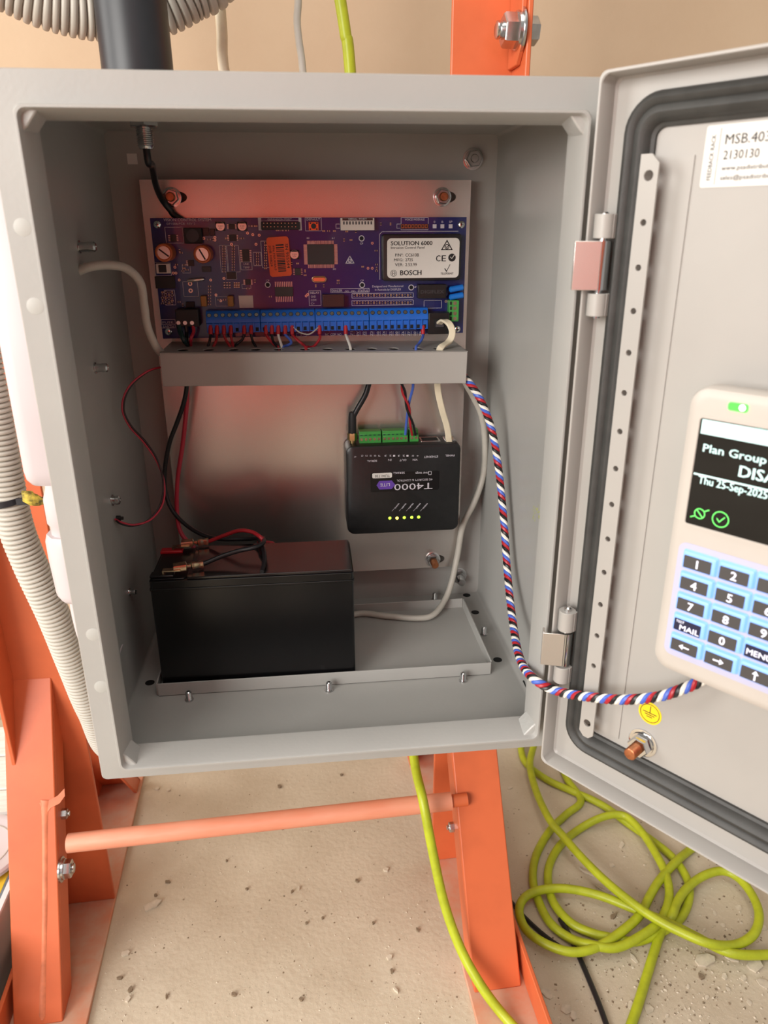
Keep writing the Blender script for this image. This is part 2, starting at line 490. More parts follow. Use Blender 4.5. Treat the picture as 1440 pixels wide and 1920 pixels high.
# corner mounting bolts through the back wall
def bolt_part(name, parent, p, d, rn, hn, rw, lb, rb, mats, rot=0):
    """washer, nut and threaded end in one mesh: nut metal first, thread metal second"""
    d = Vector(d).normalized(); p = Vector(p)
    b = MB()
    b.lathe(p, d, [(0, rw), (1.2, rw), (1.3, rw * .96), (1.35, rb)], 24)
    b.lathe(p + d * 1.3, d, [(0, rw * .82), (1.1, rw * .8), (1.15, rb)], 24)
    b.hexnut(p + d * 2.3, d, rn, hn, rot)
    b.mat(1)
    prof = []
    t = 0
    L = lb
    while t < L:
        prof += [(2 + t, rb), (2 + t + .45, rb * .88)]
        t += .9
    prof += [(2 + L, rb * .85), (2.05 + L, .1)]
    b.lathe(p, d, prof, 14)
    return b.build(name, mats, None, parent)
bolt_part('mounting_bolt', ENC, E((279, D, 381)), (0, -1, 0), 6.4, 5, 8, 6, 3.2, [M['zinc'], M['zinc']])
bolt_part('mounting_bolt', ENC, E((279, D, 21)), (0, -1, 0), 6.4, 5, 8, 15, 3.6, [M['zinc'], M['zinc']])
bolt_part('mounting_bolt', ENC, E((21, D, 21)), (0, -1, 0), 6.4, 5, 8, 15, 3.6, [M['zinc'], M['zinc']])
# removable gland plate with upturned rim on the bottom, with its studs
tr = MB()
x0, x1, y0, y1, zt = 21.0, 276.8, 88.3, 195.5, 12.5
cs = [(x0, y0), (x1, y0), (x1, y1), (x0, y1)]
GP = []
pl = MB().box(x0 - 150, x1 - 150, y0 - 110, y1 - 110, 2.0, 3.6).build('gland_plate', M['grey'], None, ENC)
for a0, a1, b0, b1 in ((x0, x1, y0 - 1.2, y0), (x0, x1, y1, y1 + 1.2), (x0 - 1.2, x0, y0, y1), (x1, x1 + 1.2, y0 + 1.5, y1)):
    MB().box(a0 - 150, a1 - 150, b0 - 110, b1 - 110, 2, zt).build('rim', M['grey'], None, pl, bevel=.3)
for px, py in ((355, 1313), (617, 1295), (868, 1277), (907, 1190), (815, 1125)):
    p = E(at(px, py, 'Z', 1.5))
    prof = [(0, 3.2), (1, 3.2), (1.1, 2.4)]
    t = 1.2
    while t < 7: prof += [(t, 2.4), (t + .4, 2.1)]; t += .8
    prof += [(7.2, 1.9), (7.9, 1.2), (7.95, .05)]
    MB().lathe((p.x, p.y, p.z), (0, 0, 1), prof, 14).build('thread_stud', M['zinc'], None, ENC)
for px, py in ((281, 1280), (933, 1237), (891, 1148), (875, 1116)):
    p = E(at(px, py, 'Z', 1.6))
    MB().cyl((p.x, p.y, 1.4), (p.x, p.y, 1.75), 3.6, n=18).build('bottom_hole', M['void'], None, ENC)

# lime scuff on the right lip
random.seed(8)
sm = MB()
for k in range(26):
    p = at(1013 + random.uniform(-5, 4), random.choice((random.uniform(945, 976), random.uniform(950, 968))), 'X', 281.0)
    q = E((300 - 18.2 - (p.y + 12) * .133 - .15, p.y, p.z))
    s_ = random.uniform(.3, .9)
    sm.add([q + Vector((0, s_ * .8, 0)), q + Vector((-.12, 0, s_)), q + Vector((0, -s_ * .8, 0)), q + Vector((-.12, 0, -s_))], [(0, 1, 2, 3)])
sm.build('lime_scuff', M['lime'], None, ENC, smooth=0)['kind'] = 'stuff'
# ---------------------------------------------------------------- door (part of the enclosure)
TH = -0.926
U = Vector((math.cos(TH), math.sin(TH), 0)); N = Vector((U.y, -U.x, 0))
DF = Frame((293.53, -11.46, 0), U, (0, 0, 1), N)
DZ0, DZ1, DW, DH = 4.4, 399.2, 300.0, 12.7
door = MB()
def dr(i, c, r=4.0):
    return [(a, b, c) for a, b in rr(i, DW - i, DZ0 + i, DZ1 - i, r, 4)]
door.loft([dr(0.8, -1.6), dr(0, -0.8), dr(0, DH - .5), dr(.4, DH), dr(1.3, DH), dr(1.7, DH - .5), dr(2.0, 1.2, 3), dr(3.2, 0, 2.5)])
DO = door.build('door', M['greyd'])
DO.parent = ENC
_r = EF.loc(DF.o)
DO.location = (_r.x * MM, _r.y * MM, _r.z * MM)
DO.rotation_euler = Matrix((DF.r, DF.u, DF.n)).transposed().to_euler()
# gasket
def gr(i, c):
    return [(a, b, c) for a, b in rr(10.5 + i, DW - 10.5 - i, 21.5 + i, 389.5 - i, max(17 - i * .8, 3), 8)]
g = MB().loft([gr(0, 0), gr(0.3, 3.5), gr(1.6, 6.2), gr(3.6, 7.2), gr(5.4, 6.4), gr(6.4, 5.2), gr(7.6, 6.4), gr(9.6, 7.0), gr(11.5, 6.0), gr(13, 4.2), gr(13.6, 2.4), gr(15.2, 1.6), gr(15.4, 0)], False, False)
g.build('gasket', M['rubber'], None, DO)
# perforated cable rail on the hinge side
ra0, ra1, rz0, rz1, rc = 24.8, 34.2, 39.0, 362.5, 11.0
hs = [353.3 - k * (353.3 - 49.3) / 15 for k in range(16)]
rail = MB()
edges = [rz1 - 4] + [(hs[k] + hs[k + 1]) / 2 for k in range(15)] + [rz0 + 4]
for k in range(16):
    r = 2.4 if k in (0, 15) else 1.55
    rail.plate_hole(ra0, ra1, edges[k + 1], edges[k], 29.6, hs[k], r, r, rc - 1.2, rc)
rail.prism([(ra0, edges[0]), (ra1, edges[0]), (ra1 - 4, rz1), (ra0, rz1)], rc - 1.2, rc)
rail.prism([(ra0, rz0 + 3), (ra0 + 3, rz0), (ra1 - 3, rz0), (ra1, rz0 + 3), (ra1, edges[-1]), (ra0, edges[-1])], rc - 1.2, rc)
rail.box(ra0, ra0 + 1.2, rz0 + 3, rz1, 0.5, rc - .5)
rail.box(ra0, 45.6, rz0 + 2, rz1 - 1, 0, .7)
rail.build('perforated_rail', M['greyd'], None, DO)
bolt_part('earth_stud', DO, (61.0, 47, 0), (0, 0, 1), 6.6, 5.5, 8.8, 14, 3.7, [M['chrome'], M['copper']], 15)
# ---------------------------------------------------------------- hinges (parts of the enclosure)
hax = 7.8; hc = 9.0
for (kt, k0, l0, l1, k1, kb) in ((397, 403, 450, 546, 551, 594), (1137, 1146, 1184, 1248, 1251, 1281)):
    xs = 1139 if kt < 800 else 1064
    zz = [DF.px(xs, y, hc).y for y in (kt, k0 - 2, l0 - 3, l0, l1, k1, kb)]
    w0 = EF.loc(DF.w((hax, 0, hc)))
    def P(z): return (w0.x, w0.y, z)
    hd = MB().lathe(P(zz[6] - 1), (0, 0, 1), [(0, 2.2), (zz[0] - zz[6] + .2, 2.2), (zz[0] - zz[6] + 1, 1.4), (zz[0] - zz[6] + 1.1, .05)], 14).build('hinge', M['chrome'], None, ENC)
    hd['label'] = 'painted hinge with bright steel centre leaf'
    dn = EF.loc(DF.o + DF.n) - EF.loc(DF.o); du = EF.loc(DF.o + DF.r) - EF.loc(DF.o)
    for za, zb in ((zz[2], zz[1]), (zz[6], zz[5])):
        k = MB().cyl(P(za), P(zb), 5.0, n=24)
        q = Vector((w0.x, w0.y, 0)) + du * 4.2
        e = q - dn * (hc - .5)
        t = du * 1.0
        k.add([(q + s_ + Vector((0, 0, z))) for z in (za, zb) for s_ in (Vector((0, 0, 0)), t)] + [(e + s_ + Vector((0, 0, z))) for z in (za, zb) for s_ in (Vector((0, 0, 0)), t)],
              [(0, 1, 3, 2), (4, 6, 7, 5), (0, 4, 5, 1), (2, 3, 7, 6), (0, 2, 6, 4), (1, 5, 7, 3)])
        k.build('knuckle', M['greyd'], None, hd, bevel=.3)
    lf = MB().cyl(P(zz[4] + .4), P(zz[3] - .4), 4.4, n=24)
    lf.build('barrel', M['chrome'], None, hd)
    ld = Vector((-.953, .303, 0)); lnn = Vector((-.303, -.953, 0))
    q0 = Vector((w0.x, w0.y, 0)) + lnn * 4.4
    lp = MB()
    def slab(s0, s1, t0, t1):
        lp.loft([[q0 + ld * s_ + lnn * t_ + Vector((0, 0, z)) for s_, t_ in ((s0, t0), (s1, t0), (s1, t1), (s0, t1))] for z in (zz[4] + .4, zz[3] - .4)])
    slab(.5, 13.5, -1.2, 0)
    slab(12.4, 13.6, -7, -1.1)
    lp.build('leaf', M['galv'], None, hd, bevel=.25)

# ================================================================ LABELS ON THE DOOR
LF = DF.moved(49.5, 347.6, 0)
lb = thing('product_label', 'white maker label with part number at the top of the open door', 'label', LF)
MB().prism(rr(0, 62, 0, 25.2, 1.2), 0.05, 0.3).build('sheet', M['white'], None, lb)
tx = MB()
tx.text('FEEDBACK RACK', 4.6, 3.0, .36, 1.9, 18.5, 90, bold=.012)
tx.line((6.6, 1.2), (6.6, 23.8), .25, .33, .03)
tx.text('MSB.4030.20', 9.0, 17.2, .36, 4.0, 29, bold=.014)
tx.text('2130130', 9.0, 11.2, .36, 3.6, 15.5, bold=.014)
tx.text('www.psadistributors.com.au', 9.0, 6.8, .36, 1.9, 33, bold=.02)
tx.text('sales@psadistributors.com.au', 9.0, 2.9, .36, 1.9, 36, bold=.02)
tx.build('lettering', M['ink'], None, lb, smooth=0)
SF = DF.moved(62.4, 68.3, 0)
st = thing('earth_sticker', 'round yellow earth symbol sticker on the open door above its copper stud', 'sticker', SF)
MB().prism([(7.1 * math.cos(k * math.pi / 16), 7.1 * math.sin(k * math.pi / 16)) for k in range(32)], 0.05, .25).build('disc', M['yellow'], None, st)
tx = MB().ring(0, 0, 5.6, 6.0, .25, 32, .06)
tx.line((0, .2), (0, 4.6), .5, .25, .06)
for k, w in ((0, 4.0), (1, 2.7), (2, 1.5)):
    tx.line((-w, .2 - k * 1.3), (w, .2 - k * 1.3), .5, .25, .06)
tx.build('earth_symbol', M['ink'], None, st, smooth=0)

# ================================================================ KEYPAD
KF = DF.moved(70, 116.5, 0)
kp = thing('alarm_keypad', 'ivory alarm keypad with lit screen and backlit keys on the door', 'keypad', KF)
KW, KH, KC = 128.0, 147.5, 26.0
def kr(i, c, r):
    return [(a, b, c) for a, b in rr(i, KW - i, i, KH - i, r, 7)]
MB().loft([kr(5, 0, 6), kr(5, 9, 6), kr(1, 12, 8), kr(0, 14, 9), kr(0, 22, 9), kr(.8, 24.5, 8.6), kr(3, 25.8, 7), kr(5, KC, 6)]).build('housing', M['kpad'], None, kp)
def kpx(x, y, c=KC):
    return KF.px(x, y, c)
s0 = kpx(1312, 783); s1 = kpx(1287, 980)
sa0, sb0, sb1, sa1 = 7.2, s1.y, s0.y, 118.0
bz = MB().loft([[(a, b, c) for a, b in rr(sa0 - i, sa1 + i, sb0 - i, sb1 + i, 1.5, 3)] for i, c in ((1.6, KC - .3), (1.5, KC + .35), (.3, KC + .35), (.0, KC - .2))], False, False)
bz.build('screen_bezel', M['kpad'], None, kp)
sc = MB().prism(rr(sa0, sa1, sb0, sb1, .6), KC - .5, KC + .12).build('screen', M['glass'], None, kp)
SCX = KC + .16
tx = MB()
tx.box(sa0 + .9, sa1 - .5, sb1 - 7.0, sb1 - .4, SCX - .02, SCX)
q = kpx(1305, 888)
tx.box(sa0 + .6, sa1 - .5, q.y - .45, q.y + .35, SCX - .02, SCX)
q = kpx(1318, 846)
tx.text('Plan Group', q.x, q.y, SCX, 3.7, 28.0, bold=.03)
q = kpx(1385, 893)
tx.text('DISARMED', q.x, q.y, SCX, 5.2, 36, bold=.045)
q = kpx(1309, 906)
tx.text('Thu 25-Sep-2025', q.x, q.y + .2, SCX, 3.7, 31.0, bold=.03)
tx.build('screen_text', M['scrw'], None, sc, smooth=0)
tx = MB()
q = kpx(1426, 808)
tx.ring(q.x, q.y, 2.2, 2.45, SCX + .01, 28, .02)
tx.ring(q.x, q.y, 1.2, 1.4, SCX + .01, 24, .02)
tx.line((q.x - .7, q.y), (q.x + .7, q.y), .3, SCX + .01, .02)
tx.build('screen_logo', M['scri'], None, sc, smooth=0)
tx = MB()
q = kpx(1312, 963)
tx.ring(q.x, q.y, 2.2, 2.6, SCX, 28, .02)
for d0, d1 in (((-4, -2.6), (-2, -1.6)), ((2, 1.6), (4, 2.8)), ((-1.6, 1.7), (1.6, -1.7))):
    tx.line((q.x + d0[0], q.y + d0[1]), (q.x + d1[0], q.y + d1[1]), .45, SCX, .02)
q = kpx(1351, 974)
tx.ring(q.x, q.y, 3.5, 3.9, SCX, 32, .02)
tx.line((q.x - 1.6, q.y), (q.x - .4, q.y - 1.3), .4, SCX, .02)
tx.line((q.x - .4, q.y - 1.3), (q.x + 1.7, q.y + 1.3), .4, SCX, .02)
tx.build('screen_icons', M['scrg'], None, sc, smooth=0)
q0 = kpx(1366, 760); q1 = kpx(1403, 767)
qz = (q0.y + q1.y) / 2
MB().prism(rr(q0.x, q1.x, qz - 1.8, qz + 1.8, 1.2), KC - .5, KC + .4).build('status_led', M['ledg'], None, kp)
MB().lathe((q1.x - 2.4, qz, KC + .3), (0, 0, 1), [(0, 1.5), (.3, 1.3), (.5, .1)], 14).build('led_core', M['ledw'], None, kp)
k11 = kpx(1307, 1059, KC + 2.6); k21 = kpx(1376, 1078, KC + 2.6); k15 = kpx(1281, 1214, KC + 2.6)
pu = k21.x - k11.x; pz = (k11.y - k15.y) / 4.0
deck = MB().prism(rr(k11.x - 11, k11.x + 3 * pu + 12, k15.y - 8, k11.y + 8.5, 4), KC - .4, KC + .25).build('key_deck', M['kdeck'], None, kp)
keys = [['1', '2', '3', ''], ['4', '5', '6', ''], ['7', '8', '9', ''], ['MAIL', '0', 'MENU', ''], ['<', '>', '^', '']]
kw, kh = 16.2, 9.0
km = MB().loft([[(a, b, c) for a, b in rr(-kw / 2 + i, kw / 2 - i, -kh / 2 + i, kh / 2 - i, 1, 3)] for i, c in ((-.4, 0), (-.4, .6), (0, 1.0), (0.2, 2.0), (.9, 2.4))])
kl = MB().prism(rr(-6.7, 6.7, -3.2, 3.2, .3, 2), 2.38, 2.62)
km_o = kl_o = kn_o = None
for r_ in range(5):
    for c_ in range(4):
        t = keys[r_][c_]
        ca, cb = k11.x + c_ * pu, k11.y - r_ * pz
        if km_o is None:
            ko = km_o = km.build('key', M['kglow'], None, kp)
        else:
            ko = km_o.copy(); COL.objects.link(ko); ko.parent = kp
        ko.location = ((ca + .5) * MM, (cb + .55) * MM, KC * MM)
        lab = kl.build('key_label', M['knavy'] if len(t) > 1 else M['klab'], None, ko)
        lab.location = (-.5 * MM, -.55 * MM, 0)
        tx = MB()
        if t in '<>^' and t:
            A = [(-2.6, -.35), (.6, -.35), (.6, -1.5), (2.6, 0), (.6, 1.5), (.6, .35), (-2.6, .35)]
            ang = {'<': math.pi, '>': 0, '^': math.pi / 2}[t]
            tx.prism([(x * math.cos(ang) - y * math.sin(ang), x * math.sin(ang) + y * math.cos(ang)) for x, y in A], 2.62, 2.66)
        elif t == 'MAIL':
            tx.text('MAIL', -3.6, -2.4, 2.66, 2.8, 9.8, bold=.02)
            tx.text('TEST', -5.8, 1.2, 2.66, 1.3, 4.2)
        elif t == 'MENU':
            tx.text('MENU', 0, -1.6, 2.66, 2.9, 11.4, bold=.02, align='C')
        elif t:
            tx.text(t, 0, -2.1, 2.66, 4.2, None, bold=.04, align='C')
        if t:
            lt = tx.build('key_lettering', M['kwhite'], None, ko, smooth=0)
            lt.location = (-.5 * MM, -.55 * MM, 0)
# ================================================================ MOUNTING PLATE
PY = 212.0
PF = face_frame(26, PY, 39)
mp = thing('mounting_plate', 'galvanised steel back plate bolted inside the enclosure behind the boards', 'plate', PF)
pw, ph = 249.0, 325.0
slots = [(22.5, 314.2), (226.5, 314.2), (225, 7.2), (22.5, 7.2)]
pm = MB()
for (sx, sy) in slots:
    a0, a1 = (0, pw / 2) if sx < pw / 2 else (pw / 2, pw)
    b0, b1 = (ph - 30, ph) if sy > ph / 2 else (0, 18)
    pm.plate_hole(a0, a1, b0, b1, sx + 3.5, sy, 7.5, 4.2, -1.6, 0, 24)
pm.box(0, pw, 18, ph - 30, -1.6, 0)
pm.build('sheet', M['galv'], None, mp)
MB().box(0, pw, -1.2, 0, -11, 0).build('folded_edge', M['galv'], None, mp)
MB().box(0, pw, ph, ph + 1.2, -11, 0).build('folded_edge', M['galv'], None, mp)
for i, (sx, sy) in enumerate(slots):
    bolt_part('plate_bolt', mp, (sx, sy, 0), (0, 0, 1), 5.6, 4.6, 7.0, 8 if sy > 100 else 12, 3.3, [M['zinc'], M['copper']], 12 * i)

# ================================================================ CABLE BRACKET
ang = math.radians(-0.9)
BKF = Frame((37.3, 155, 247.5), (math.cos(ang), 0, math.sin(ang)), (-math.sin(ang), 0, math.cos(ang)), (0, -1, 0))
br = thing('cable_bracket', 'long grey folded bracket with wire holes under the circuit board', 'bracket', BKF)
BW = 227.0
m_ = MB()
hol = [at(x, 652, 'Z', 246.0).x - 37.3 for x in (350, 396, 441, 481, 523, 572, 614, 656, 697, 739, 786, 826)]
xs = [0] + [(hol[i] + hol[i + 1]) / 2 for i in range(len(hol) - 1)] + [BW]
fl = MB()
for i, h in enumerate(hol):       # flange lies in (a, c): build in (a, -c) and map
    cell = MB().plate_hole(xs[i], xs[i + 1], 0, 56, h, 14, 4.2, 5.6, -.6, 0, 16)
    fl.add([(v[0], v[2], -v[1]) for v in cell.v], cell.f)
fl.build('flange', M['greyd'], None, br)
MB().box(0, BW, -24.5, 0, -1.2, 0).build('front_lip', M['greyd'], None, br, bevel=.4)
MB().box(0, 1.2, -24.5, 0, -9, -1.2).build('end_tab', M['greyd'], None, br)
MB().box(BW - 1.2, BW, -24.5, 0, -9, -1.2).build('end_tab', M['greyd'], None, br)

# ================================================================ CIRCUIT BOARD
BF = face_frame(33, 199, 251.6)
pcb = thing('control_board', 'blue alarm control circuit board with blue terminal strips', 'circuit board', BF)
bw, bh = 236.6, 87.0
MB().box(0, bw, 0, bh, -1.6, 0).build('board', M['pcb'], None, pcb, bevel=.2)
def X(x, y, c=0.0): return BF.px(x, y, c)
so = None
for px, py in ((295, 421), (316, 622), (865, 421), (857, 617)):
    p = X(px, py)
    MB().cyl((p.x, p.y, -11), (p.x, p.y, -1.6), 2.6).build('standoff', M['whitew'], None, pcb)
    s_ = MB().lathe((p.x, p.y, 0), (0, 0, 1), [(0, 2.7), (.8, 2.6), (1.4, 1.9), (1.6, .05)], 18)
    so = s_.build('board_screw', M['chrome'], None, pcb)
    MB().box(p.x - 1.3, p.x + 1.3, p.y - .25, p.y + .25, 1.45, 1.66).box(p.x - .25, p.x + .25, p.y - 1.3, p.y + 1.3, 1.45, 1.66).build('cross_slot', M['void'], None, so)

def rect_px(x0, y0, x1, y1, c=0.0):
    p = X(x0, y1, c); q = X(x1, y0, c)
    return p.x, q.x, p.y, q.y
def block(name, x0, y0, x1, y1, h, mat, bevel=.3, c0=0.0):
    a0, a1, b0, b1 = rect_px(x0, y0, x1, y1, h)
    return MB().box(a0, a1, b0, b1, c0, h).build(name, M[mat], None, pcb, bevel=bevel)
def leads(o, a0, a1, b0, b1, n, sides, l=1.4, w=.28):
    b = MB()
    for s_ in sides:
        for k in range(n):
            t = (k + .5) / n
            if s_ in 'TB':
                a = a0 + (a1 - a0) * t
                y0, y1 = (b1, b1 + l) if s_ == 'T' else (b0 - l, b0)
                b.box(a - w / 2, a + w / 2, y0, y1, .05, .45)
            else:
                y = b0 + (b1 - b0) * t
                x0, x1 = (a0 - l, a0) if s_ == 'L' else (a1, a1 + l)
                b.box(x0, x1, y - w / 2, y + w / 2, .05, .45)
    b.build('leads', M['smdw'], None, o)
def chip(x0, y0, x1, y1, n, sides, h=1.4, l=1.4, w=.3):
    o = block('chip', x0, y0, x1, y1, h, 'chip', .15, .2)
    leads(o, *rect_px(x0, y0, x1, y1, 0), n, sides, l, w)
    return o
chip(577, 458, 626, 496, 22, 'TBLR', 1.5, 2.6, .5)
chip(516, 538, 549, 556, 10, 'TB', 1.6, 4.0, .6)
chip(455, 468, 467, 491, 7, 'LR', 1.4, 1.6, .5)
chip(429, 420, 440, 430, 4, 'LR', 1.4, 1.2, .5)
chip(430, 440, 443, 452, 4, 'LR', 1.4, 1.2, .5)
chip(553, 503, 564, 516, 4, 'LR', 1.4, 1.2, .5)
chip(460, 524, 470, 534, 5, 'LR', 1.4, 1.2, .5)
chip(353, 488, 363, 499, 4, 'L', 1.4, 1.2, .5)
chip(320, 440, 330, 453, 4, 'LR', 1.3, 1.4, .5)
# inductor
o = block('inductor', 346, 427, 377, 457, 5.5, 'blackm', .6)
p = X(361, 442, 5.5)
MB().lathe((p.x, p.y, 5.3), (0, 0, 1), [(0, 4.7), (.5, 4.6), (.6, 4.2), (.62, .05)], 24).build('core', M['coil'], None, o)
# tall electrolytic capacitors
for px, py, an in ((307, 474, -38), (379, 477, -62)):
    H = 17.0
    p = X(px, py, H)
    o = MB().lathe((p.x, p.y, 0), (0, 0, 1), [(0, 6.4), (H - 1, 6.4), (H - .2, 6.1), (H, 5.2), (H - .3, 4.7), (H - .35, .05)], 28).build('electrolytic_capacitor', M['sleeve'], None, pcb)
    t = MB().cyl((p.x, p.y, H - .6), (p.x, p.y, H - .1), 4.5, n=24).build('can_top', M['silver'], None, o)
    ca, sa = math.cos(math.radians(an)), math.sin(math.radians(an))
    MB().line((p.x - 3.6 * ca, p.y - 3.6 * sa), (p.x + 3.6 * ca, p.y + 3.6 * sa), 1.1, H - .08, .08).build('vent_mark', M['ink'], None, o)
for px, py in ((413, 424), (454, 424), (552, 477)):
    H = 5.4
    p = X(px, py, H)
    o = block('surface_capacitor', px - 8.5, py - 8, px + 8.5, py + 9, 1.2, 'blackm', .3)
    MB().cyl((p.x, p.y, 1.2), (p.x, p.y, H), 3.15, n=22).build('can', M['silver'], None, o)
    seg = [(p.x + 3.1 * math.cos(math.radians(t)), p.y + 3.1 * math.sin(math.radians(t))) for t in range(35, 146, 11)]
    MB().prism(seg, H, H + .08).build('polarity_mark', M['ink'], None, o)
    MB().text('220', p.x, p.y - .4, H + .06, 1.0, 3.2, align='C').text('35V', p.x, p.y - 1.9, H + .06, 1.0, 2.6, align='C').build('can_print', M['ink'], None, o, smooth=0)
# expansion port header, default button, serial port, voice header
o = block('expansion_header', 490, 416, 562, 431, 2.6, 'blackm', .2)
pn = MB()
for k in range(10):
    for y in (418.5, 425.2):
        p = X(494.5 + k * 6.65, y, 2.6)
        pn.box(p.x - .3, p.x + .3, p.y - .3, p.y + .3, 2.5, 4.2)
pn.build('pins', M['gold'], None, o)
for x0, x1 in ((485, 489.5), (560.5, 565)):
    block('header_end', x0, 408, x1, 432, .5, 'silk', .05)
o = block('default_button', 579, 416, 597, 432, 3.2, 'button', .3)
p = X(588, 424, 3.2)
MB().cyl((p.x, p.y, 3), (p.x, p.y, 4.4), 1.9, n=20).build('plunger', M['blackm'], None, o)
for dx in (-6, 6):
    for dy in (-5.5, 5.5):
        q = X(588 + dx, 424 + dy, 3.2)
        MB().cyl((q.x, q.y, 3.1), (q.x, q.y, 3.5), .6, n=10).build('rivet', M['ink'], None, o)
o = block('serial_socket', 639, 408.5, 702, 432, 6.5, 'socket', .3)
a0, a1, b0, b1 = rect_px(642, 415, 699, 421, 6.5)
for k in range(10):
    a = a0 + (a1 - a0) * (k + .5) / 10
    MB().box(a - .55, a + .55, b0, b1, 6.0, 6.56).build('slot', M['coil'], None, o)
a0, a1, b0, b1 = rect_px(642, 409, 699, 413.5, 6.5)
MB().box(a0, a1, b0, b1, 6.4, 6.56).build('socket_label', M['relay'], None, o)
MB().text('SERIAL PORT', (a0 + a1) / 2, b0 + .3, 6.6, 1.3, 14, align='C').build('socket_print', M['silk'], None, o, smooth=0)
o = block('voice_header', 751, 420, 803, 429, .7, 'blackm', .05)
for k in range(8):
    p = X(755 + k * 6.3, 424.3, .7)
    MB().box(p.x - 1.0, p.x + 1.0, p.y - 1.4, p.y + 1.4, .6, .85).build('pad', M['copper'], None, o)
    MB().box(p.x - .5, p.x + .5, p.y - .8, p.y + .8, .84, .9).build('pad_hole', M['void'], None, o)
for x in (815, 829.5, 845):
    block('jumper_pad', x - 3.6, 420.5, x + 3.6, 428, .5, 'silk', .05)
# black module cover with product label
cv = MB()
a0, a1, b0, b1 = rect_px(717, 438, 866, 527, 8)
cv.loft([[(a, b, c) for a, b in rr(a0 + i, a1 - i, b0 + i, b1 - i, 2.2, 4)] for i, c in ((0, 0), (0, 7.2), (.3, 7.8), (.9, 8))])
o = cv.build('module_cover', M['black'], None, pcb)
a0, a1, b0, b1 = rect_px(726, 446, 862, 522, 8.1)
o2 = MB().prism(rr(a0, a1, b0, b1, 3.2), 8.0, 8.15).build('cover_label', M['white'], None, o)
t = MB()
def LP(x, y): return X(x, y, 8.2)
def lt(s_, x0, x1, yb, h, bold=0.0):
    p = LP(x0, yb); q = LP(x1, yb)
    t.text(s_, p.x, p.y, 8.2, h, q.x - p.x, bold=bold)
lt('SOLUTION 6000', 733, 810.5, 460, 3.0, .04)
lt('Intrusion Control Panel', 733, 796, 466.5, 1.7, .01)
lt('P/Nº:', 741, 756, 481, 2.1, .012); lt('CC610B', 760, 785.5, 481, 2.2, .012)
lt('MFG:', 739, 756, 490, 2.1, .012); lt('2725', 760, 774, 490, 2.2, .012)
lt('VER:', 740.5, 756, 499, 2.1, .012); lt('2.53.99', 760, 781.5, 499, 2.2, .012)
lt('BOSCH', 750.5, 790, 516, 3.6, .05)
p = LP(738, 512.5)
t.ring(p.x, p.y, 2.15, 2.45, 8.16, 26, .04); t.ring(p.x, p.y, 1.35, 1.55, 8.16, 22, .04)
t.line((p.x - .75, p.y - 1.4), (p.x - .75, p.y + 1.4), .3, 8.16, .04); t.line((p.x + .75, p.y - 1.4), (p.x + .75, p.y + 1.4), .3, 8.16, .04); t.line((p.x - .75, p.y), (p.x + .75, p.y), .3, 8.16, .04)
def rcm(t, p, r, c):
    A = [(p.x + r * math.cos(math.radians(k)), p.y + r * .95 * math.sin(math.radians(k))) for k in (90, 210, 330)]
    for i in range(3):
        t.line(A[i], A[(i + 1) % 3], r * .16, c, .04)
    t.ring(p.x, p.y, r * .28, r * .4, c, 20, .04)
    t.line((p.x - r * .18, p.y), (p.x, p.y - r * .16), r * .12, c, .04); t.line((p.x, p.y - r * .16), (p.x + r * .3, p.y + r * .25), r * .12, c, .04)
rcm(t, LP(838, 462.5), 4.6, 8.16)
lt('C', 817.5, 825.5, 490, 4.4, .03); lt('E', 828, 836, 490, 4.4, .02)
p = LP(847.5, 483)
t.ring(p.x, p.y, .02, 2.9, 8.16, 26, .03)
p = LP(838, 504)
t.line((p.x - 1.6, p.y), (p.x - .3, p.y - 1.9), .7, 8.16, .04); t.line((p.x - .3, p.y - 1.9), (p.x + 2.3, p.y + 3), .5, 8.16, .04)
lt('TELEPERMIT', 826, 850, 515, 1.5, .01)
t.build('label_lettering', M['ink'], None, o2, smooth=0)
t = MB()
p = LP(847.5, 482.5)
t.line((p.x - 1.2, p.y + .2), (p.x - .2, p.y - 1.0), .5, 8.2, .04); t.line((p.x - .2, p.y - 1.0), (p.x + 1.6, p.y + 1.5), .5, 8.2, .04)
t.build('tick_mark', M['white'], None, o2, smooth=0)
# orange serial sticker
SFX = X(523.5, 481.5, 1.8)
stf = MB().prism(rr(-8.3, 8.3, -14.2, 14.2, 2.2), 0, .25).build('serial_sticker', M['sticker'], None, pcb)
stf.location = (SFX.x * MM, SFX.y * MM, 1.7 * MM); stf.rotation_euler = (0, 0, math.radians(3))
t = MB()
random.seed(5)
y = 8.8
while y > -11:
    h = random.choice((.4, .7, 1.0, .5))
    t.box(-1.8, 4.2, y - h, y, .25, .3); y -= h + random.choice((.35, .5, .8))
t.text('SN 955544', 5.2, 9.0, .3, 2.2, 17.5, -90, .015)
t.text('P/N: FRA.028A.0', -4.4, 8.0, .3, 1.6, 17.5, -90, .01)
t.text('JOB 10824', -7.0, 8.5, .3, 1.6, 15, -90, .01)
t.build('barcode', M['ink'], None, stf, smooth=0)
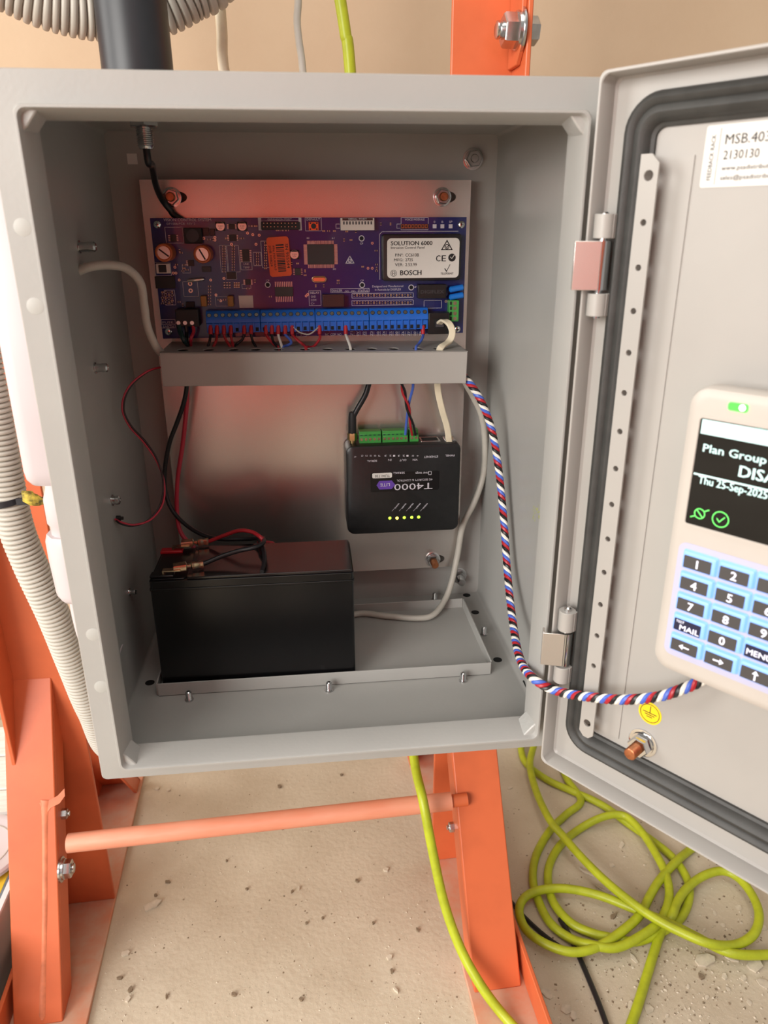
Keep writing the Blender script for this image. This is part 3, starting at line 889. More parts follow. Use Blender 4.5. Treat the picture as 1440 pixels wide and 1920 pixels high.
# relays, varistors, crystal, green terminal, phone socket, battery connector
block('dialler_relay', 784, 533, 837, 560, 8, 'black', .4)
p = X(789, 549, 8); q = X(832, 549, 8)
MB().text('DIGIFLEX', p.x, p.y - .6, 8.06, 2.6, q.x - p.x, bold=.01).build('relay_print', M['coil'], None, pcb, smooth=0)
for y in (540.5, 555):
    p = X(842, y + 2.5, 6); q = X(870, y - 2, 6)
    MB().tube([(p.x, p.y, 6), (p.x + 1, p.y, 6), (q.x - 1, q.y, 6), (q.x, q.y, 6)], lambda i: (1.1, 2.3, 2.3, .9)[i], 14).build('varistor', M['vdr'], None, pcb)
block('relay', 605, 552, 645, 576, 8, 'relay', .4)
a0, a1, b0, b1 = rect_px(585, 518, 612, 530, 3)
MB().loft([[(a, b, c) for a, b in rr(a0 + i, a1 - i, b0 + i, b1 - i, 2.3, 5)] for i, c in ((0, 0), (0, .6), (.5, .8), (.5, 3.0), (.9, 3.4))]).build('crystal', M['crystal'], None, pcb)
o = block('green_terminal', 842, 563, 861, 603, 9, 'green', .4)
for k in range(4):
    p = X(853, 568.5 + k * 9.6, 9)
    MB().cyl((p.x, p.y, 8.6), (p.x, p.y, 9.1), 1.5, n=14).build('terminal_screw', M['tin'], None, o)
    q = X(845.5, 568.5 + k * 9.6, 9)
    MB().box(q.x - .8, q.x + .8, q.y - 1.3, q.y + 1.3, 8.8, 9.06).build('wire_entry', M['void'], None, o)
o = block('phone_socket', 803, 586, 843, 627, 13, 'black', .5)
a0, a1, b0, b1 = rect_px(813, 598, 834, 616, 13)
MB().box(a0, a1, b0, b1, 12.6, 13.06).build('socket_opening', M['void'], None, o)
MB().box(a0 + 1.4, a1 - 1.0, b0 + 1.2, b1 - 1.6, 12.9, 14.6).build('cable_plug', M['coil'], None, o)
o = block('power_connector', 331, 580, 371, 613, 13, 'blackm', .5)
for x in (334.5, 347, 360):
    p = X(x, 605.5, 13)
    MB().cyl((p.x, p.y, 12.7), (p.x, p.y, 13.1), 1.5, n=16).build('terminal_screw', M['silver'], None, o)
p = X(351, 526.5, 3); q = X(383, 523.5, 3)
MB().tube([(p.x, p.y, 2.6), (p.x + 1, p.y, 2.6), (q.x - 1, q.y, 2.6), (q.x, q.y, 2.6)], lambda i: (.6, 1.3, 1.3, .6)[i], 14).build('glass_fuse', M['silver'], None, pcb)
for x in (381.5, 432):
    o = block('film_capacitor', x - 4.5, 555, x + 4.5, 575, 7, 'tant', .6)
block('paper_label', 449, 554, 474, 577.5, .4, 'socket', .05)
block('transistor', 292, 518, 327, 541, 1.2, 'blackm', .2)
block('diode', 379, 500, 395, 510, 2, 'coil', .2); block('resistor', 425.5, 511, 442, 523, 1.2, 'smd', .1)
block('choke', 293.5, 494, 318, 513, 3.5, 'socket', .4); block('choke_core', 298, 497, 311, 511, 4.2, 'blackm', .3)
block('tantalum', 349, 566, 364, 577, 2.4, 'blackm', .2); block('tantalum', 381, 427, 391, 442, 2.0, 'relay', .3); block('tantalum', 394, 429, 402, 442, 2.0, 'relay', .3)
# small surface-mount parts: one mesh each kind, copied
rb = MB().box(-1.0, 1.0, -.6, .6, 0, .5)
rproto = {}
def smd(px, py, kind='smd', rot=0):
    p = X(px, py)
    if kind not in rproto:
        b = MB().box(-.62, .62, -.55, .55, 0.02, .62).mat(1).box(-1.0, -.62, -.55, .55, .02, .6).box(.62, 1.0, -.55, .55, .02, .6)
        o = b.build('surface_resistor' if kind == 'smd' else 'ceramic_capacitor', [M[kind], M['smdw']], None, pcb)
        rproto[kind] = o
    else:
        o = rproto[kind].copy(); COL.objects.link(o); o.parent = pcb
    o.location = (p.x * MM, p.y * MM, 0); o.rotation_euler = (0, 0, math.radians(rot))
for k in range(11): smd(420, 462 + k * 4.7)
for k in range(10): smd(437.5, 462 + k * 4.9)
for k in range(11): smd(498, 455 + k * 4.8, 'smdt' if k % 3 == 1 else 'smd')
for k in range(5): smd(483, 475.5 + k * 5)
for k in range(7): smd(393, 537 + k * 5.6, 'smd')
for k in range(3):
    for j in range(2): smd(421 + k * 5, 532 + j * 5.5, 'smd', 90); smd(440 + k * 4, 532 + j * 5, 'smdt', 90)
for k in range(4):
    for j in range(5): smd(305 + k * 6, 548 + j * 5.2, 'smdt' if (k + j) % 3 == 0 else 'smd', 90 * ((k + j) % 2))
for x, y in ((345, 497), (345, 503), (351, 506), (343, 508), (337, 470), (340, 474), (331, 496), (469, 424), (475, 424), (480, 424), (425, 447), (448, 447), (455, 447), (520, 432), (527, 432), (533, 432), (539, 432), (547, 494), (558, 494), (572, 508), (572, 516),
             (607, 433), (616, 433), (627, 433), (650, 434), (667, 434), (645, 450), (658, 450), (680, 500), (705, 470), (706, 496), (706, 503), (706, 508), (592, 536), (607, 536), (634, 526), (634, 531), (478, 527), (465, 541), (507, 556), (320, 566), (343, 572), (336, 566), (411, 562), (421, 562), (714, 420), (732, 420), (400, 449), (392, 449)):
    smd(x, y, 'smdt' if (x + y) % 4 == 0 else 'smd', 90 if (x * 7 + y) % 3 == 0 else 0)
for row, y in ((0, 553.5), (1, 567.5)):
    for k in range(21):
        smd(664 + k * 5.3, y, 'smdt' if k % 2 else 'smd', 90)
# gold pads / vias
vp = None
for x, y in ((382, 447), (403, 445), (403, 450), (434, 458), (480, 458), (464, 437), (474, 440), (486, 441), (336, 525), (395, 525), (420, 522), (405, 553), (325, 512), (330, 512), (414, 564), (328, 501), (574, 555), (577, 552), (690, 503), (698, 503), (698, 456), (836, 565)):
    p = X(x, y)
    if vp is None:
        vp = MB().ring(0, 0, .45, 1.0, 0, 14, .12).build('solder_pad', M['gold'], None, pcb); o = vp
    else:
        o = vp.copy(); COL.objects.link(o); o.parent = pcb
    o.location = (p.x * MM, p.y * MM, 0.02 * MM)
for x, y in ((356.5, 532), (357.5, 545)):
    p = X(x, y)
    MB().ring(p.x, p.y, .8, 1.6, .02, 20, .2).build('relay_pad', M['gold'], None, pcb)
# silkscreen: lettering and outlines
t = MB()
def sl(s_, x0, x1, yb, h, rot=0, bold=0.0, c=.06):
    p = X(x0, yb); q = X(x1, yb)
    t.text(s_, p.x, p.y, c, h, q.x - p.x if rot == 0 else None, rot, bold)
def srect(x0, y0, x1, y1, w=.3):
    a0, a1, b0, b1 = rect_px(x0, y0, x1, y1); t.rect(a0, a1, b0, b1, w, .02, .05)
sl('VISION CONTROL SYSTEM', 307, 396, 415, 2.0, 0, .008)
sl('DF1006-PCB  REV 2', 313, 366, 421.5, 1.5)
for x0, y0, x1, y1 in ((345, 528, 370, 556), (292, 492, 319, 517), (312, 426, 342, 456), (311, 544, 327, 572), (452, 491, 472, 506), (425, 510, 443, 524), (405, 556, 426, 574), (752, 408, 803, 431), (489, 408, 562, 414), (580, 545, 601, 573), (620, 540.5, 692, 548.5), (795, 563, 828, 578), (476, 473, 489, 498), (492, 452, 504, 502), (577, 455, 590, 457), (303, 599, 328, 608), (303, 608, 328, 615), (660, 549, 775, 559), (660, 562, 775, 573), (427, 460, 447, 510), (415, 460, 425, 510), (573, 408, 602, 433), (630, 420, 638, 428), (744, 420, 751, 428), (343, 496, 356, 512), (454, 533, 470, 541)):
    srect(x0, y0, x1, y1)
a0, a1, b0, b1 = rect_px(712, 433.5, 866, 524)
t.line((a0, b0), (a0, b1 - 2), .35, .02); t.line((a0, b1 - 2), (a0 + 2, b1), .35, .02); t.line((a0 + 2, b1), (a1 - 3, b1), .35, .02)
sl('EXPANSION PORT', 502, 547, 413.3, 1.4); sl('DEFAULT', 575, 600, 413.5, 1.6, 0, .01); sl('VOICE MODULE', 759, 796, 413.5, 1.5, 0, .01)
sl('0', 813, 816, 418, 1.6); sl('B', 828, 831, 418, 1.6); sl('SP', 842, 848, 418, 1.6)
sl('LINK', 457, 467, 497, 1.5); sl('TEMP', 456, 468, 503.5, 1.5)
sl('RELAY', 582, 599, 551, 1.6, 0, .01); sl('GND', 583, 592, 558, 1.5); sl('COM', 583, 593, 564.5, 1.5); sl('C+', 583, 590, 571, 1.5)
sl('DIALER', 622, 642, 547.3, 1.7, 0, .01); sl('STATUS', 671, 690, 547.3, 1.7, 0, .01); sl('-NO-', 646, 655, 547.3, 1.2); sl('-NC-', 658, 667, 547.3, 1.2)
sl('Designed and Manufactured', 698, 756, 539, 1.6); sl('in Australia by DIGIFLEX', 703, 752, 545, 1.6)
sl('80', 575, 580, 448, 1.2); sl('61', 622, 627, 448, 1.2); sl('30', 624, 630, 506, 1.2)
sl('CP', 499, 505, 528, 1.4); sl('CP', 675, 681, 458.5, 1.4); sl('CP', 676, 682, 528, 1.4); sl('UP', 776, 781, 540, 1.4)
sl('FUSE', 305, 325, 606.5, 1.5); sl('EARTH', 306, 326, 614, 1.5)
for x, s_ in ((610, 'NC'), (620, 'COM'), (633, 'NO')):
    sl(s_, x, x + (10 if len(s_) > 2 else 7), 629.5, 1.9)
for x, s_ in zip((649, 662, 673, 685, 699, 711, 722, 735, 746, 757.5, 769, 780, 791), ('+', 'Z1', '0V', 'Z2', 'Z3', 'GND', 'Z4', 'Z5', 'GND', 'Z6', 'Z7', 'GND', 'Z8')):
    p = X(x, 629.5)
    t.text(s_, p.x, p.y, .06, 2.0, 3.4, 90, .01)
    t.line((p.x + .9, p.y), (p.x + .9, p.y + 3.4), .2, .02)
for x, y in ((502, 534), (678, 447), (679, 534.5), (771, 539)):
    p = X(x, y); t.ring(p.x, p.y, 1.6, 2.2, .02, 22, .05)
rcm(t, X(656, 489), 3.6, .03)
for x in (412, 426, 447, 465, 506, 517, 538, 560, 570): srect(x - 4, 625, x + 4, 631, .2)
t.build('silkscreen', M['silk'], None, pcb, smooth=0)
hb = None
for x, y in ((502, 534), (678, 447), (679, 534.5), (771, 539)):
    p = X(x, y); MB().cyl((p.x, p.y, 0), (p.x, p.y, .08), 1.5, n=18).build('fiducial_hole', M['void'], None, pcb)
# blue screw terminal strips
TB = [(386, 487.3, 8), (488.3, 590.5, 8), (591.5, 692, 8), (693, 803, 9)]
tcx = {}
bright = {2, 4, 12, 16, 18}
wid = 0
TC = 12.5
ty0 = X(600, 621, TC).y; ty1 = X(600, 580, 9).y
for bi, (x0, x1, n) in enumerate(TB):
    a0 = X(x0, 600, TC).x; a1 = X(x1, 600, TC).x
    prof = [(ty0 + .3, 0), (ty1, 0), (ty1, 8.6), (ty1 - .8, 9.4), (ty1 - 5.8, TC), (ty0 + 7.4, TC), (ty0 + 7.0, TC - 1.2), (ty0, TC - 1.2)]
    o = MB().prism_a(prof[::-1], a0, a1).build('terminal_strip', M['blue'], None, pcb, bevel=.25)
    w = (a1 - a0) / n
    dsl = Vector((0, (TC - 9.4), 5.0)).normalized()
    for k in range(n):
        a = a0 + (k + .5) * w
        mid = Vector((a, ty1 - 3.1, (9.4 + TC) / 2 - .35))
        MB().cyl(mid - dsl * .4, mid + dsl * .22, 1.75, n=18).build('screw_well', M['knavy'], None, o)
        sw = MB().cyl(mid - dsl * .2, mid + dsl * .3, 1.4, n=16)
        sw.build('terminal_screw', M['chrome' if (bi * 8 + k) % 3 == 1 else 'zinc'], None, o)
        MB().box(a - 1.15, a + 1.15, ty0 + .8, ty0 + 3.6, TC - 2.2, TC - 1.12).build('wire_entry', M['void'], None, o)
        if k:
            MB().box(a0 + k * w - .45, a0 + k * w + .45, ty0, ty0 + 7.6, TC - 1.3, TC - .1).build('rib', M['blue'], None, o)
# ================================================================ WIRES OF THE CONTROL BOARD
def cable(name, label, cat, pts, r, mat, group=None, n=8, sub=8):
    c = Vector(pts[0]); f = box_frame(c.x, c.y, c.z)
    o = MB().tube(catmull([f.loc(p) for p in pts], sub), r, n).build(name, M[mat], f)
    return tag(o, label, cat, group)
def hole_pt(px, y=652): return at(px, y, 'Z', 246.0)
YW = 199 - 11.0
WIRES = [
    (395, 'blackw', [(393, 640)], 390, 'black wire in the first terminal of the leftmost blue strip'),
    (407, 'redw', [(405, 640)], 400, 'red wire in the second terminal of the leftmost blue strip'),
    (420, 'redw', [(424, 638)], 432, 'red wire in the third terminal of the leftmost blue strip'),
    (433, 'redw', [(435, 640)], 438, 'red wire in the fourth terminal of the leftmost blue strip'),
    (458, 'blackw', [(454, 637), (444, 645)], 440, 'black wire in the sixth terminal of the leftmost blue strip'),
    (471, 'blackw', [(474, 640)], 480, 'black wire in the seventh terminal of the leftmost blue strip'),
    (499, 'redw', [(505, 636), (514, 646)], 522, 'red wire in the first terminal of the second blue strip'),
    (510, 'blackw', [(512, 640)], 520, 'black wire in the second terminal of the second blue strip'),
    (522, 'whitew', [(524, 636)], 529, 'white wire in the third terminal of the second blue strip'),
    (535, 'bluew', [(543, 636), (546, 643), (538, 648)], 530, 'blue wire bent back under the second blue strip'),
    (548, 'redw', [(556, 636), (568, 646)], 573, 'red wire slanting right from the fifth terminal of the second blue strip'),
    (599, 'redw', [(600, 634), (592, 646), (584, 651)], 575, 'dark red wire curling left from the first terminal of the third blue strip'),
    (648, 'whitew', [(651, 634)], 657, 'white wire under the third blue strip'),
    (793, 'bluew', [(792, 634), (785, 645)], 780, 'blue wire in the last terminal of the rightmost blue strip'),
]
for px, mat, mid, hx, lab in WIRES:
    p0 = at(px, 611, 'Y', YW + 1); p1 = at(px + (-1 if px < 560 else 1) * 0.2, 627, 'Y', YW - 1.5)
    f = box_frame(p1.x, p1.y, p1.z)
    w = thing('ferruled_wire', lab, 'wire', f, 'board wires with red ferrules')
    MB().cyl(f.loc(p0), f.loc(p1), 1.75, 1.5, n=12).build('ferrule', M['ferr'], None, w)
    h = hole_pt(hx)
    P = [p1 + (p0 - p1) * .4, p1]
    nm = len(mid)
    for i, (x, y) in enumerate(mid):
        P.append(at(x, y, 'Y', YW - 1.5 + (h.y + 3 - YW + 1.5) * (i + 1) / (nm + 1)))
    P += [h, Vector((h.x + .3, h.y - 1.5, 238))]
    MB().tube(catmull([f.loc(p) for p in P], 6), 1.05, 8).build('insulation', M[mat], None, w)
# stray pale strand of the second strip
cable('thin_wire', 'thin pale grey wire lying across the bottom of the second blue strip', 'wire',
      [at(549, 612, 'Y', 188), at(560, 622, 'Y', 186), at(575, 627, 'Y', 186), at(585, 624, 'Y', 186), at(599, 612, 'Y', 188)], .55, 'greyc')
# power connector wires
cable('power_wire', 'dark green wire below the black power connector at the board corner', 'wire',
      [at(336, 611, 'Y', 187), at(338, 622, 'Y', 184), at(345, 638, 'Y', 178), hole_pt(353), Vector((hole_pt(353).x, 163, 236))], 1.9, 'darkgreen')
cable('power_wire', 'black wire beside the dark green one below the power connector', 'wire',
      [at(349, 611, 'Y', 187), at(350, 624, 'Y', 186), at(350, 640, 'Y', 180), hole_pt(354, 650), Vector((hole_pt(354).x, 166, 236))], 1.5, 'blackw')
cable('power_wire', 'crimson wire below the black power connector at the board corner', 'wire',
      [at(362, 612, 'Y', 187), at(363, 622, 'Y', 184), at(358, 636, 'Y', 178), hole_pt(357), Vector((hole_pt(357).x, 163, 236))], 1.3, 'pinkw')

cable('shade_tube', 'added black tube that darkens the wire holes of the grey bracket', 'wire',
      [(42, 181, 239.4), (90, 183, 238.6), (150, 182, 237.6), (210, 183, 236.6), (258, 181, 235.8)], 6.4, 'blackw', n=12)  # invented tube below the flange, added so the holes read dark
# flat telephone cable: socket -> bracket -> communicator
p0 = at(824, 606, 'Y', 184.5)
f = box_frame(p0.x, p0.y, p0.z)
pts = [p0, at(832, 601, 'Y', 179), at(843, 608, 'Y', 174), at(848, 624, 'Y', 172), at(842, 640, 'Y', 170), hole_pt(826), Vector((hole_pt(826).x, 166, 238)),
       at(820, 722, 'Y', 176), at(828, 765, 'Y', 180), at(838, 800, 'Y', 186), at(843, 833, 'Y', 191)]
tag(MB().ribbon(catmull([f.loc(p) for p in pts], 6), (1, 0, 0), 5.0, 2.0).build('flat_cable', M['cream'], f),
    'cream flat telephone cable from the board socket down to the black communicator', 'cable')
# blue signal wire and red-black pair to the communicator plugs
cable('signal_wire', 'blue wire running from the bracket down into the green plug', 'wire',
      [at(774, 712, 'Y', 168), at(774, 728, 'Y', 172), at(767, 755, 'Y', 180), at(763, 785, 'Y', 188), at(760, 815, 'Y', 192)], 1.1, 'bluew')
tw = [at(752, 712, 'Y', 170), at(757, 735, 'Y', 174), at(765, 765, 'Y', 180), at(772, 795, 'Y', 187), at(776, 816, 'Y', 192)]
f = box_frame(*tw[0])
pr_ = thing('supply_pair', 'red and black twisted pair between bracket and small green plug', 'wire', f)
C_ = catmull([f.loc(p) for p in tw], 12)
for k, mat in ((0, 'redw'), (1, 'blackw')):
    Q = []
    for i, p in enumerate(C_):
        a = math.pi * k + 3.0 * math.pi * min(i / len(C_) * 1.35, 1)
        Q.append(p + Vector((math.cos(a) * 1.1, math.sin(a) * 1.1, 0)) * (1 if i / len(C_) < .75 else 1.25))
    MB().tube(Q, 1.0, 8).build('conductor', M[mat], None, pr_)

# ================================================================ COMMUNICATOR
MF = face_frame(172.6, 210.3, 83.4)
md = thing('communicator', 'black communicator box with green plugs and lit status lights', 'communicator', MF)
MC = 25.0
a0, b1 = MF.px(648, 837, MC).x, MF.px(700, 836, MC).y
a1, b0 = MF.px(863, 900, MC).x, MF.px(756, 999, MC).y
def mr(i, c, r): return [(a, b, c) for a, b in rr(a0 + i, a1 - i, b0 + i, b1 - i, r, 6)]
MB().loft([mr(1, 0, 5), mr(0, 1, 6), mr(0, MC - 3, 6), mr(.5, MC - 1, 6), mr(2.2, MC, 5)]).build('case', M['black'], None, md)
MB().prism(rr(a0 + .3, a1 - .3, b0 + .3, b1 - .3, 6), MC - 11.2, MC - 10.8).build('case_seam', M['void'], None, md)
MB().box(a0 + 5, a1 - 5, b0 - .0 + 4, b0 + 14, -.3, 0.1).build('case_foot', M['blackm'], None, md)
def mpx(x, y, c=MC): return MF.px(x, y, c)
p = mpx(695, 923); q = mpx(824, 882)
la0, la1, lb0, lb1 = p.x, q.x, p.y, q.y
lab = MB().prism(rr(la0, la1, lb0, lb1, 1.5), MC - .1, MC + .08).build('face_label', M['blackb'], None, md)
t = MB()
def mt(s_, x0, x1, ytop, h, bold=0.0, c=MC + .13):
    # lettering is upside down: its baseline start is at the right, rotated 180 degrees
    p = mpx(x1, ytop, c); q = mpx(x0, ytop, c)
    t.text(s_, p.x, p.y, c, h, p.x - q.x, 180, bold)
mt('T4000', 739, 811, 905, 5.6, -.012)
mt('4G SECURITY & CONTROL', 744, 811, 897, 1.7, .008)
mt('inner range', 779, 804, 884.5, 2.2)
mt('SERIAL:', 737, 759, 884.5, 1.8)
mt('ANT', 664, 668, 855, 1.2)
for s_, x0, x1, y in (('SERIAL', 688, 707, 862), ('IN', 728, 734, 860.5), ('OUT', 749, 762, 860.5), ('VIN', 774, 783, 860), ('ETHERNET', 795, 821, 854), ('PANEL', 835, 852, 852)):
    mt(s_, x0, x1, y, 1.7, .006)
for s_, x in (('TX', 711), ('RX', 703), ('GND', 695), ('RTS', 687), ('CTS', 679), ('1', 739), ('2', 732), ('3', 723), ('1', 764), ('2', 757), ('3', 748), ('+', 783), ('0V', 774)):
    mt(s_, x - 2, x + 2, 853, 1.5)
p = mpx(806, 886.5)
t.rect(p.x - 1.2, p.x + 1.2, p.y - 1.6, p.y + 1.4, .35, MC + .1, .04)
for i, s_ in enumerate(('WI-FI/4G', 'ALARM', 'POLL/ETH', 'FAULT', 'POWER/ON')):
    p = mpx(735 + i * 13.3, 957.5); q = mpx(747 + i * 13.3, 943)
    d = q - p
    t.text(s_, q.x, q.y, MC + .06, 1.3, 5.6, math.degrees(math.atan2(-d.y, -d.x)), 0)
    t.line((p.x, p.y - .3), (q.x + .7, q.y - .5), .18, MC + .02, .03)
t.build('case_print', M['silk'], None, md, smooth=0)
p = mpx(698, 897); q = mpx(735, 886)
o = MB().prism(rr(p.x, q.x, p.y, q.y, 1.2), MC + .08, MC + .15).build('serial_label', M['white'], None, md)
t = MB(); mt('TL041730', 703, 731, 889.5, 2.3, .02, MC + .18); t.build('serial_number', M['ink'], None, o, smooth=0)
p = mpx(706, 918); q = mpx(741, 900.5)
o = MB().prism([(p.x, (p.y + q.y) / 2), (p.x + 2.4, p.y), (q.x - 3, p.y), (q.x, (p.y + q.y) / 2), (q.x - 3, q.y), (p.x + 2.4, q.y)], MC + .08, MC + .14).build('name_badge', M['purple'], None, md)
t = MB(); mt('LITE', 713, 731, 906, 2.6, .01, MC + .17); t.build('badge_print', M['silk'], None, o, smooth=0)
for i, (x, y, m2) in enumerate(((731, 971.5, 'ledl'), (744.5, 971.5, 'ledy'), (758, 970.5, 'ledl'), (772, 970, 'ledl'), (785, 969.5, 'ledl'))):
    p = mpx(x, y)
    MB().lathe((p.x, p.y, MC - .1), (0, 0, 1), [(0, 1.35), (.25, 1.3), (.6, .8), (.7, .05)], 14).build('status_light', M[m2], None, md)
# green plugs along the top
PC = 15.0
for x0, x1, n in ((674, 714.5, 5), (717, 764.5, 6), (768, 784.5, 2)):
    p = mpx(x0, 838, PC); q = mpx(x1, 812, PC)
    zb = b1 - 1.0; zt = zb + 10.5
    o = MB().prism_a([(zb, PC - 9), (zb, PC + 1), (zb + 6.5, PC + 1), (zb + 8, PC - .5), (zt, PC - .5), (zt, PC - 9)][::-1], p.x, q.x).build('green_plug', M['green'], None, md, bevel=.25)
    for k in range(n):
        a = p.x + (q.x - p.x) * (k + .5) / n
        MB().cyl((a, zb + 4.2, PC + .6), (a, zb + 4.2, PC + 1.1), 1.2, n=14).build('plug_screw', M['tin'], None, o)
        MB().box(a - .9, a + .9, zb + 7.0, zb + 7.8, PC - .4, PC + .35).build('plug_notch', M['darkgreen'], None, o)
p = mpx(787, 838, 12); q = mpx(823, 838, 12)
o = MB().box(p.x, q.x, b1 - 3, b1 + .6, 5, 19).build('network_socket', M['zinc'], None, md, bevel=.3)
MB().box(p.x + 1.5, q.x - 1.5, b1 + .4, b1 + .75, 7, 17).build('socket_opening', M['void'], None, o)
p = mpx(842, 830, 13)
MB().box(p.x - 4.5, p.x + 4.5, b1 - 2, b1 + .8, 6, 18).build('phone_socket', M['zinc'], None, md, bevel=.3)
MB().box(p.x - 2.9, p.x + 2.9, b1 + .6, b1 + 3.0, 10, 16).build('phone_plug', M['cream'], None, md, bevel=.3)
sx_ = mpx(661, 838, 13).x
MB().lathe((sx_, b1 - 1, 13), (0, 1, 0), [(0, 2.6), (3, 2.6), (3.1, 3.4), (3.8, 3.4)], 12).hexnut((sx_, b1 + 2.6, 13), (0, 1, 0), 4.1, 6).build('antenna_socket', M['brass'], None, md)

# ================================================================ ANTENNA AND ITS CABLE
AF = box_frame(44.4, 150, 400)
an_ = thing('antenna', 'thick black tube-shaped antenna standing on top of the enclosure', 'antenna', AF)
MB().lathe((0, 0, 0), (0, 0, 1), [(0, 22.2), (2, 22.8), (8, 22.0), (400, 20.0), (404, 18), (405, .1)], 36).build('mast', M['ant'], None, an_)
st_ = MB()
prof = []
tt = 0
while tt < 19: prof += [(tt, 5.6), (tt + .6, 4.9)]; tt += 1.2
st_.lathe((0, 0, 0), (0, 0, -1), prof + [(20, 4.5), (20.05, .1)], 18).build('threaded_stem', M['zinc'], None, an_)
st_ = MB().lathe((0, 0, -1.5), (0, 0, -1), [(0, 10.5), (1.2, 10.5), (1.25, 5)], 24).hexnut((0, 0, -2.8), (0, 0, -1), 9.8, 4.6)
st_.build('clamp_nut', M['zinc'], None, an_)
cz = at(661, 812, 'Y', 197.3)
topz = MF.w((sx_, b1 + 8, 13))
cable('antenna_cable', 'black antenna cable from the ceiling stem behind the board to the communicator', 'cable',
      [(44.4, 150, 384), (44.6, 151, 372), at(285, 310, 'Y', 168), at(292, 345, 'Y', 186), at(303, 372, 'Y', 200), at(318, 392, 'Y', 205.5), at(340, 412, 'Y', 206), at(450, 470, 'Y', 206),
       (165, 207, 292), (190, 219, 276), (203, 220, 255), (206, 219, 238), (206, 206, 228), at(695, 712, 'Y', 200), at(685, 740, 'Y', 198), at(668, 770, 'Y', 197), topz + Vector((.5, 0, 12)), topz + Vector((0, 0, 4)), topz], 2.35, 'blackw', n=10)
tag(MB().lathe((0, 0, 0), (0.02, 0, 1), [(0, 3.1), (1, 3.4), (14, 3.3), (18, 2.9), (19, 2.4)], 16).build('cable_boot', M['blackm'], Frame(topz + Vector((0, 0, -1)))),
    'black heat-shrink boot on the antenna plug of the communicator', 'cable boot')

# ================================================================ OTHER CABLES IN THE BOX
p = at(150, 508, 'X', 1.5)
cable('grey_cable', 'pale grey cable from the left wall into the end of the bracket', 'cable',
      [(0.5, p.y, p.z), (8, p.y + 1, p.z + 2.5), at(205, 497, 'Y', 122), at(238, 504, 'Y', 132), at(263, 530, 'Y', 140), at(270, 570, 'Y', 146), at(276, 610, 'Y', 152), at(290, 645, 'Y', 160), at(303, 662, 'Y', 166), (48, 170, 236)], 2.9, 'greyc', n=12)
cable('grey_cable', 'pale grey cable hanging right of the communicator and curling behind the battery', 'cable',
      [(262, 190, 236), at(872, 715, 'Y', 190), at(888, 745, 'Y', 198), at(903, 780, 'Y', 205), at(909, 830, 'Y', 212), at(906, 890, 'Y', 216), at(890, 940, 'Y', 211), at(868, 985, 'Y', 206), at(858, 1040, 'Y', 205), at(847, 1090, 'Y', 199), at(834, 1125, 'Y', 190), at(812, 1153, 'Y', 175), at(780, 1159, 'Z', 7), at(725, 1155, 'Z', 7), at(668, 1151, 'Z', 7), (150, 165, 8)], 2.7, 'greyc', n=12)
# tamper pair on the left
tp = [at(306, 688, 'Y', 166), at(280, 695, 'Y', 158), at(252, 715, 'Y', 150), at(235, 740, 'Y', 145), at(231, 770, 'Y', 142), at(245, 800, 'Y', 142), at(272, 830, 'Y', 142), at(295, 865, 'Y', 140), at(307, 905, 'Y', 136), at(303, 945, 'Y', 130), at(280, 975, 'Y', 122), at(250, 985, 'Y', 116), at(228, 981, 'Y', 112), at(217, 975, 'X', 3)]
f = box_frame(*tp[0])
tpo = thing('tamper_pair', 'thin red and black wire pair looping to the left wall', 'wire', f)
C_ = catmull([f.loc(p) for p in tp], 8)
for k, mat in ((0, 'pinkw'), (1, 'blackw')):
    Q = [p + Vector((math.cos(math.pi * k + i * .08) * .7, 0, math.sin(math.pi * k + i * .08) * .7)) for i, p in enumerate(C_)]
    MB().tube(Q, .72, 7).build('conductor', M[mat], None, tpo)
q = at(218, 972, 'X', 1.5)
tag(MB().lathe((0, 0, 0), (1, 0, 0), [(0, 2.0), (3, 2.0), (3.2, 1.2), (5, 1.2), (5.1, .1)], 12).build('tamper_switch', M['blackm'], box_frame(1.5, q.y, q.z)), 'tiny black tamper contact on the left inner wall', 'switch')

# four-core twisted keypad cable
kc = [(255, 168, 232), at(877, 714, 'Y', 160), at(902, 752, 'Y', 152), at(922, 806, 'Y', 145), at(935, 880, 'Y', 135), at(945, 980, 'Y', 118), at(952, 1080, 'Y', 96), at(962, 1170, 'Y', 60), at(975, 1235, 'Y', 20), at(1000, 1272, 'Y', -16),
      at(1045, 1296, 'Y', -27), DF.w(DF.px(1105, 1307, 18)), DF.w(DF.px(1170, 1312, 18)), DF.w(DF.px(1235, 1306, 16)), DF.w(DF.px(1285, 1290, 12)), DF.w(DF.px(1318, 1274, 8)), DF.w(DF.px(1345, 1255, 4))]
f = box_frame(*kc[0])
kco = thing('keypad_cable', 'red black blue and white twisted cable drooping from bracket to keypad', 'cable', f)
C_ = catmull([f.loc(p) for p in kc], 48)
fr_ = frames_along(C_)
L = [0]
for i in range(1, len(C_)): L.append(L[-1] + (C_[i] - C_[i - 1]).length)
for k, mat in enumerate(('redw', 'blackw', 'whitew', 'bluew')):
    Q = []
    for i, p in enumerate(C_):
        a = k * math.pi / 2 - L[i] * 2 * math.pi / 12.8
        Q.append(p + (fr_[i][1] * math.cos(a) + fr_[i][2] * math.sin(a)) * 1.62)
    MB().tube(Q, 1.38, 7).build('core', M[mat], None, kco)

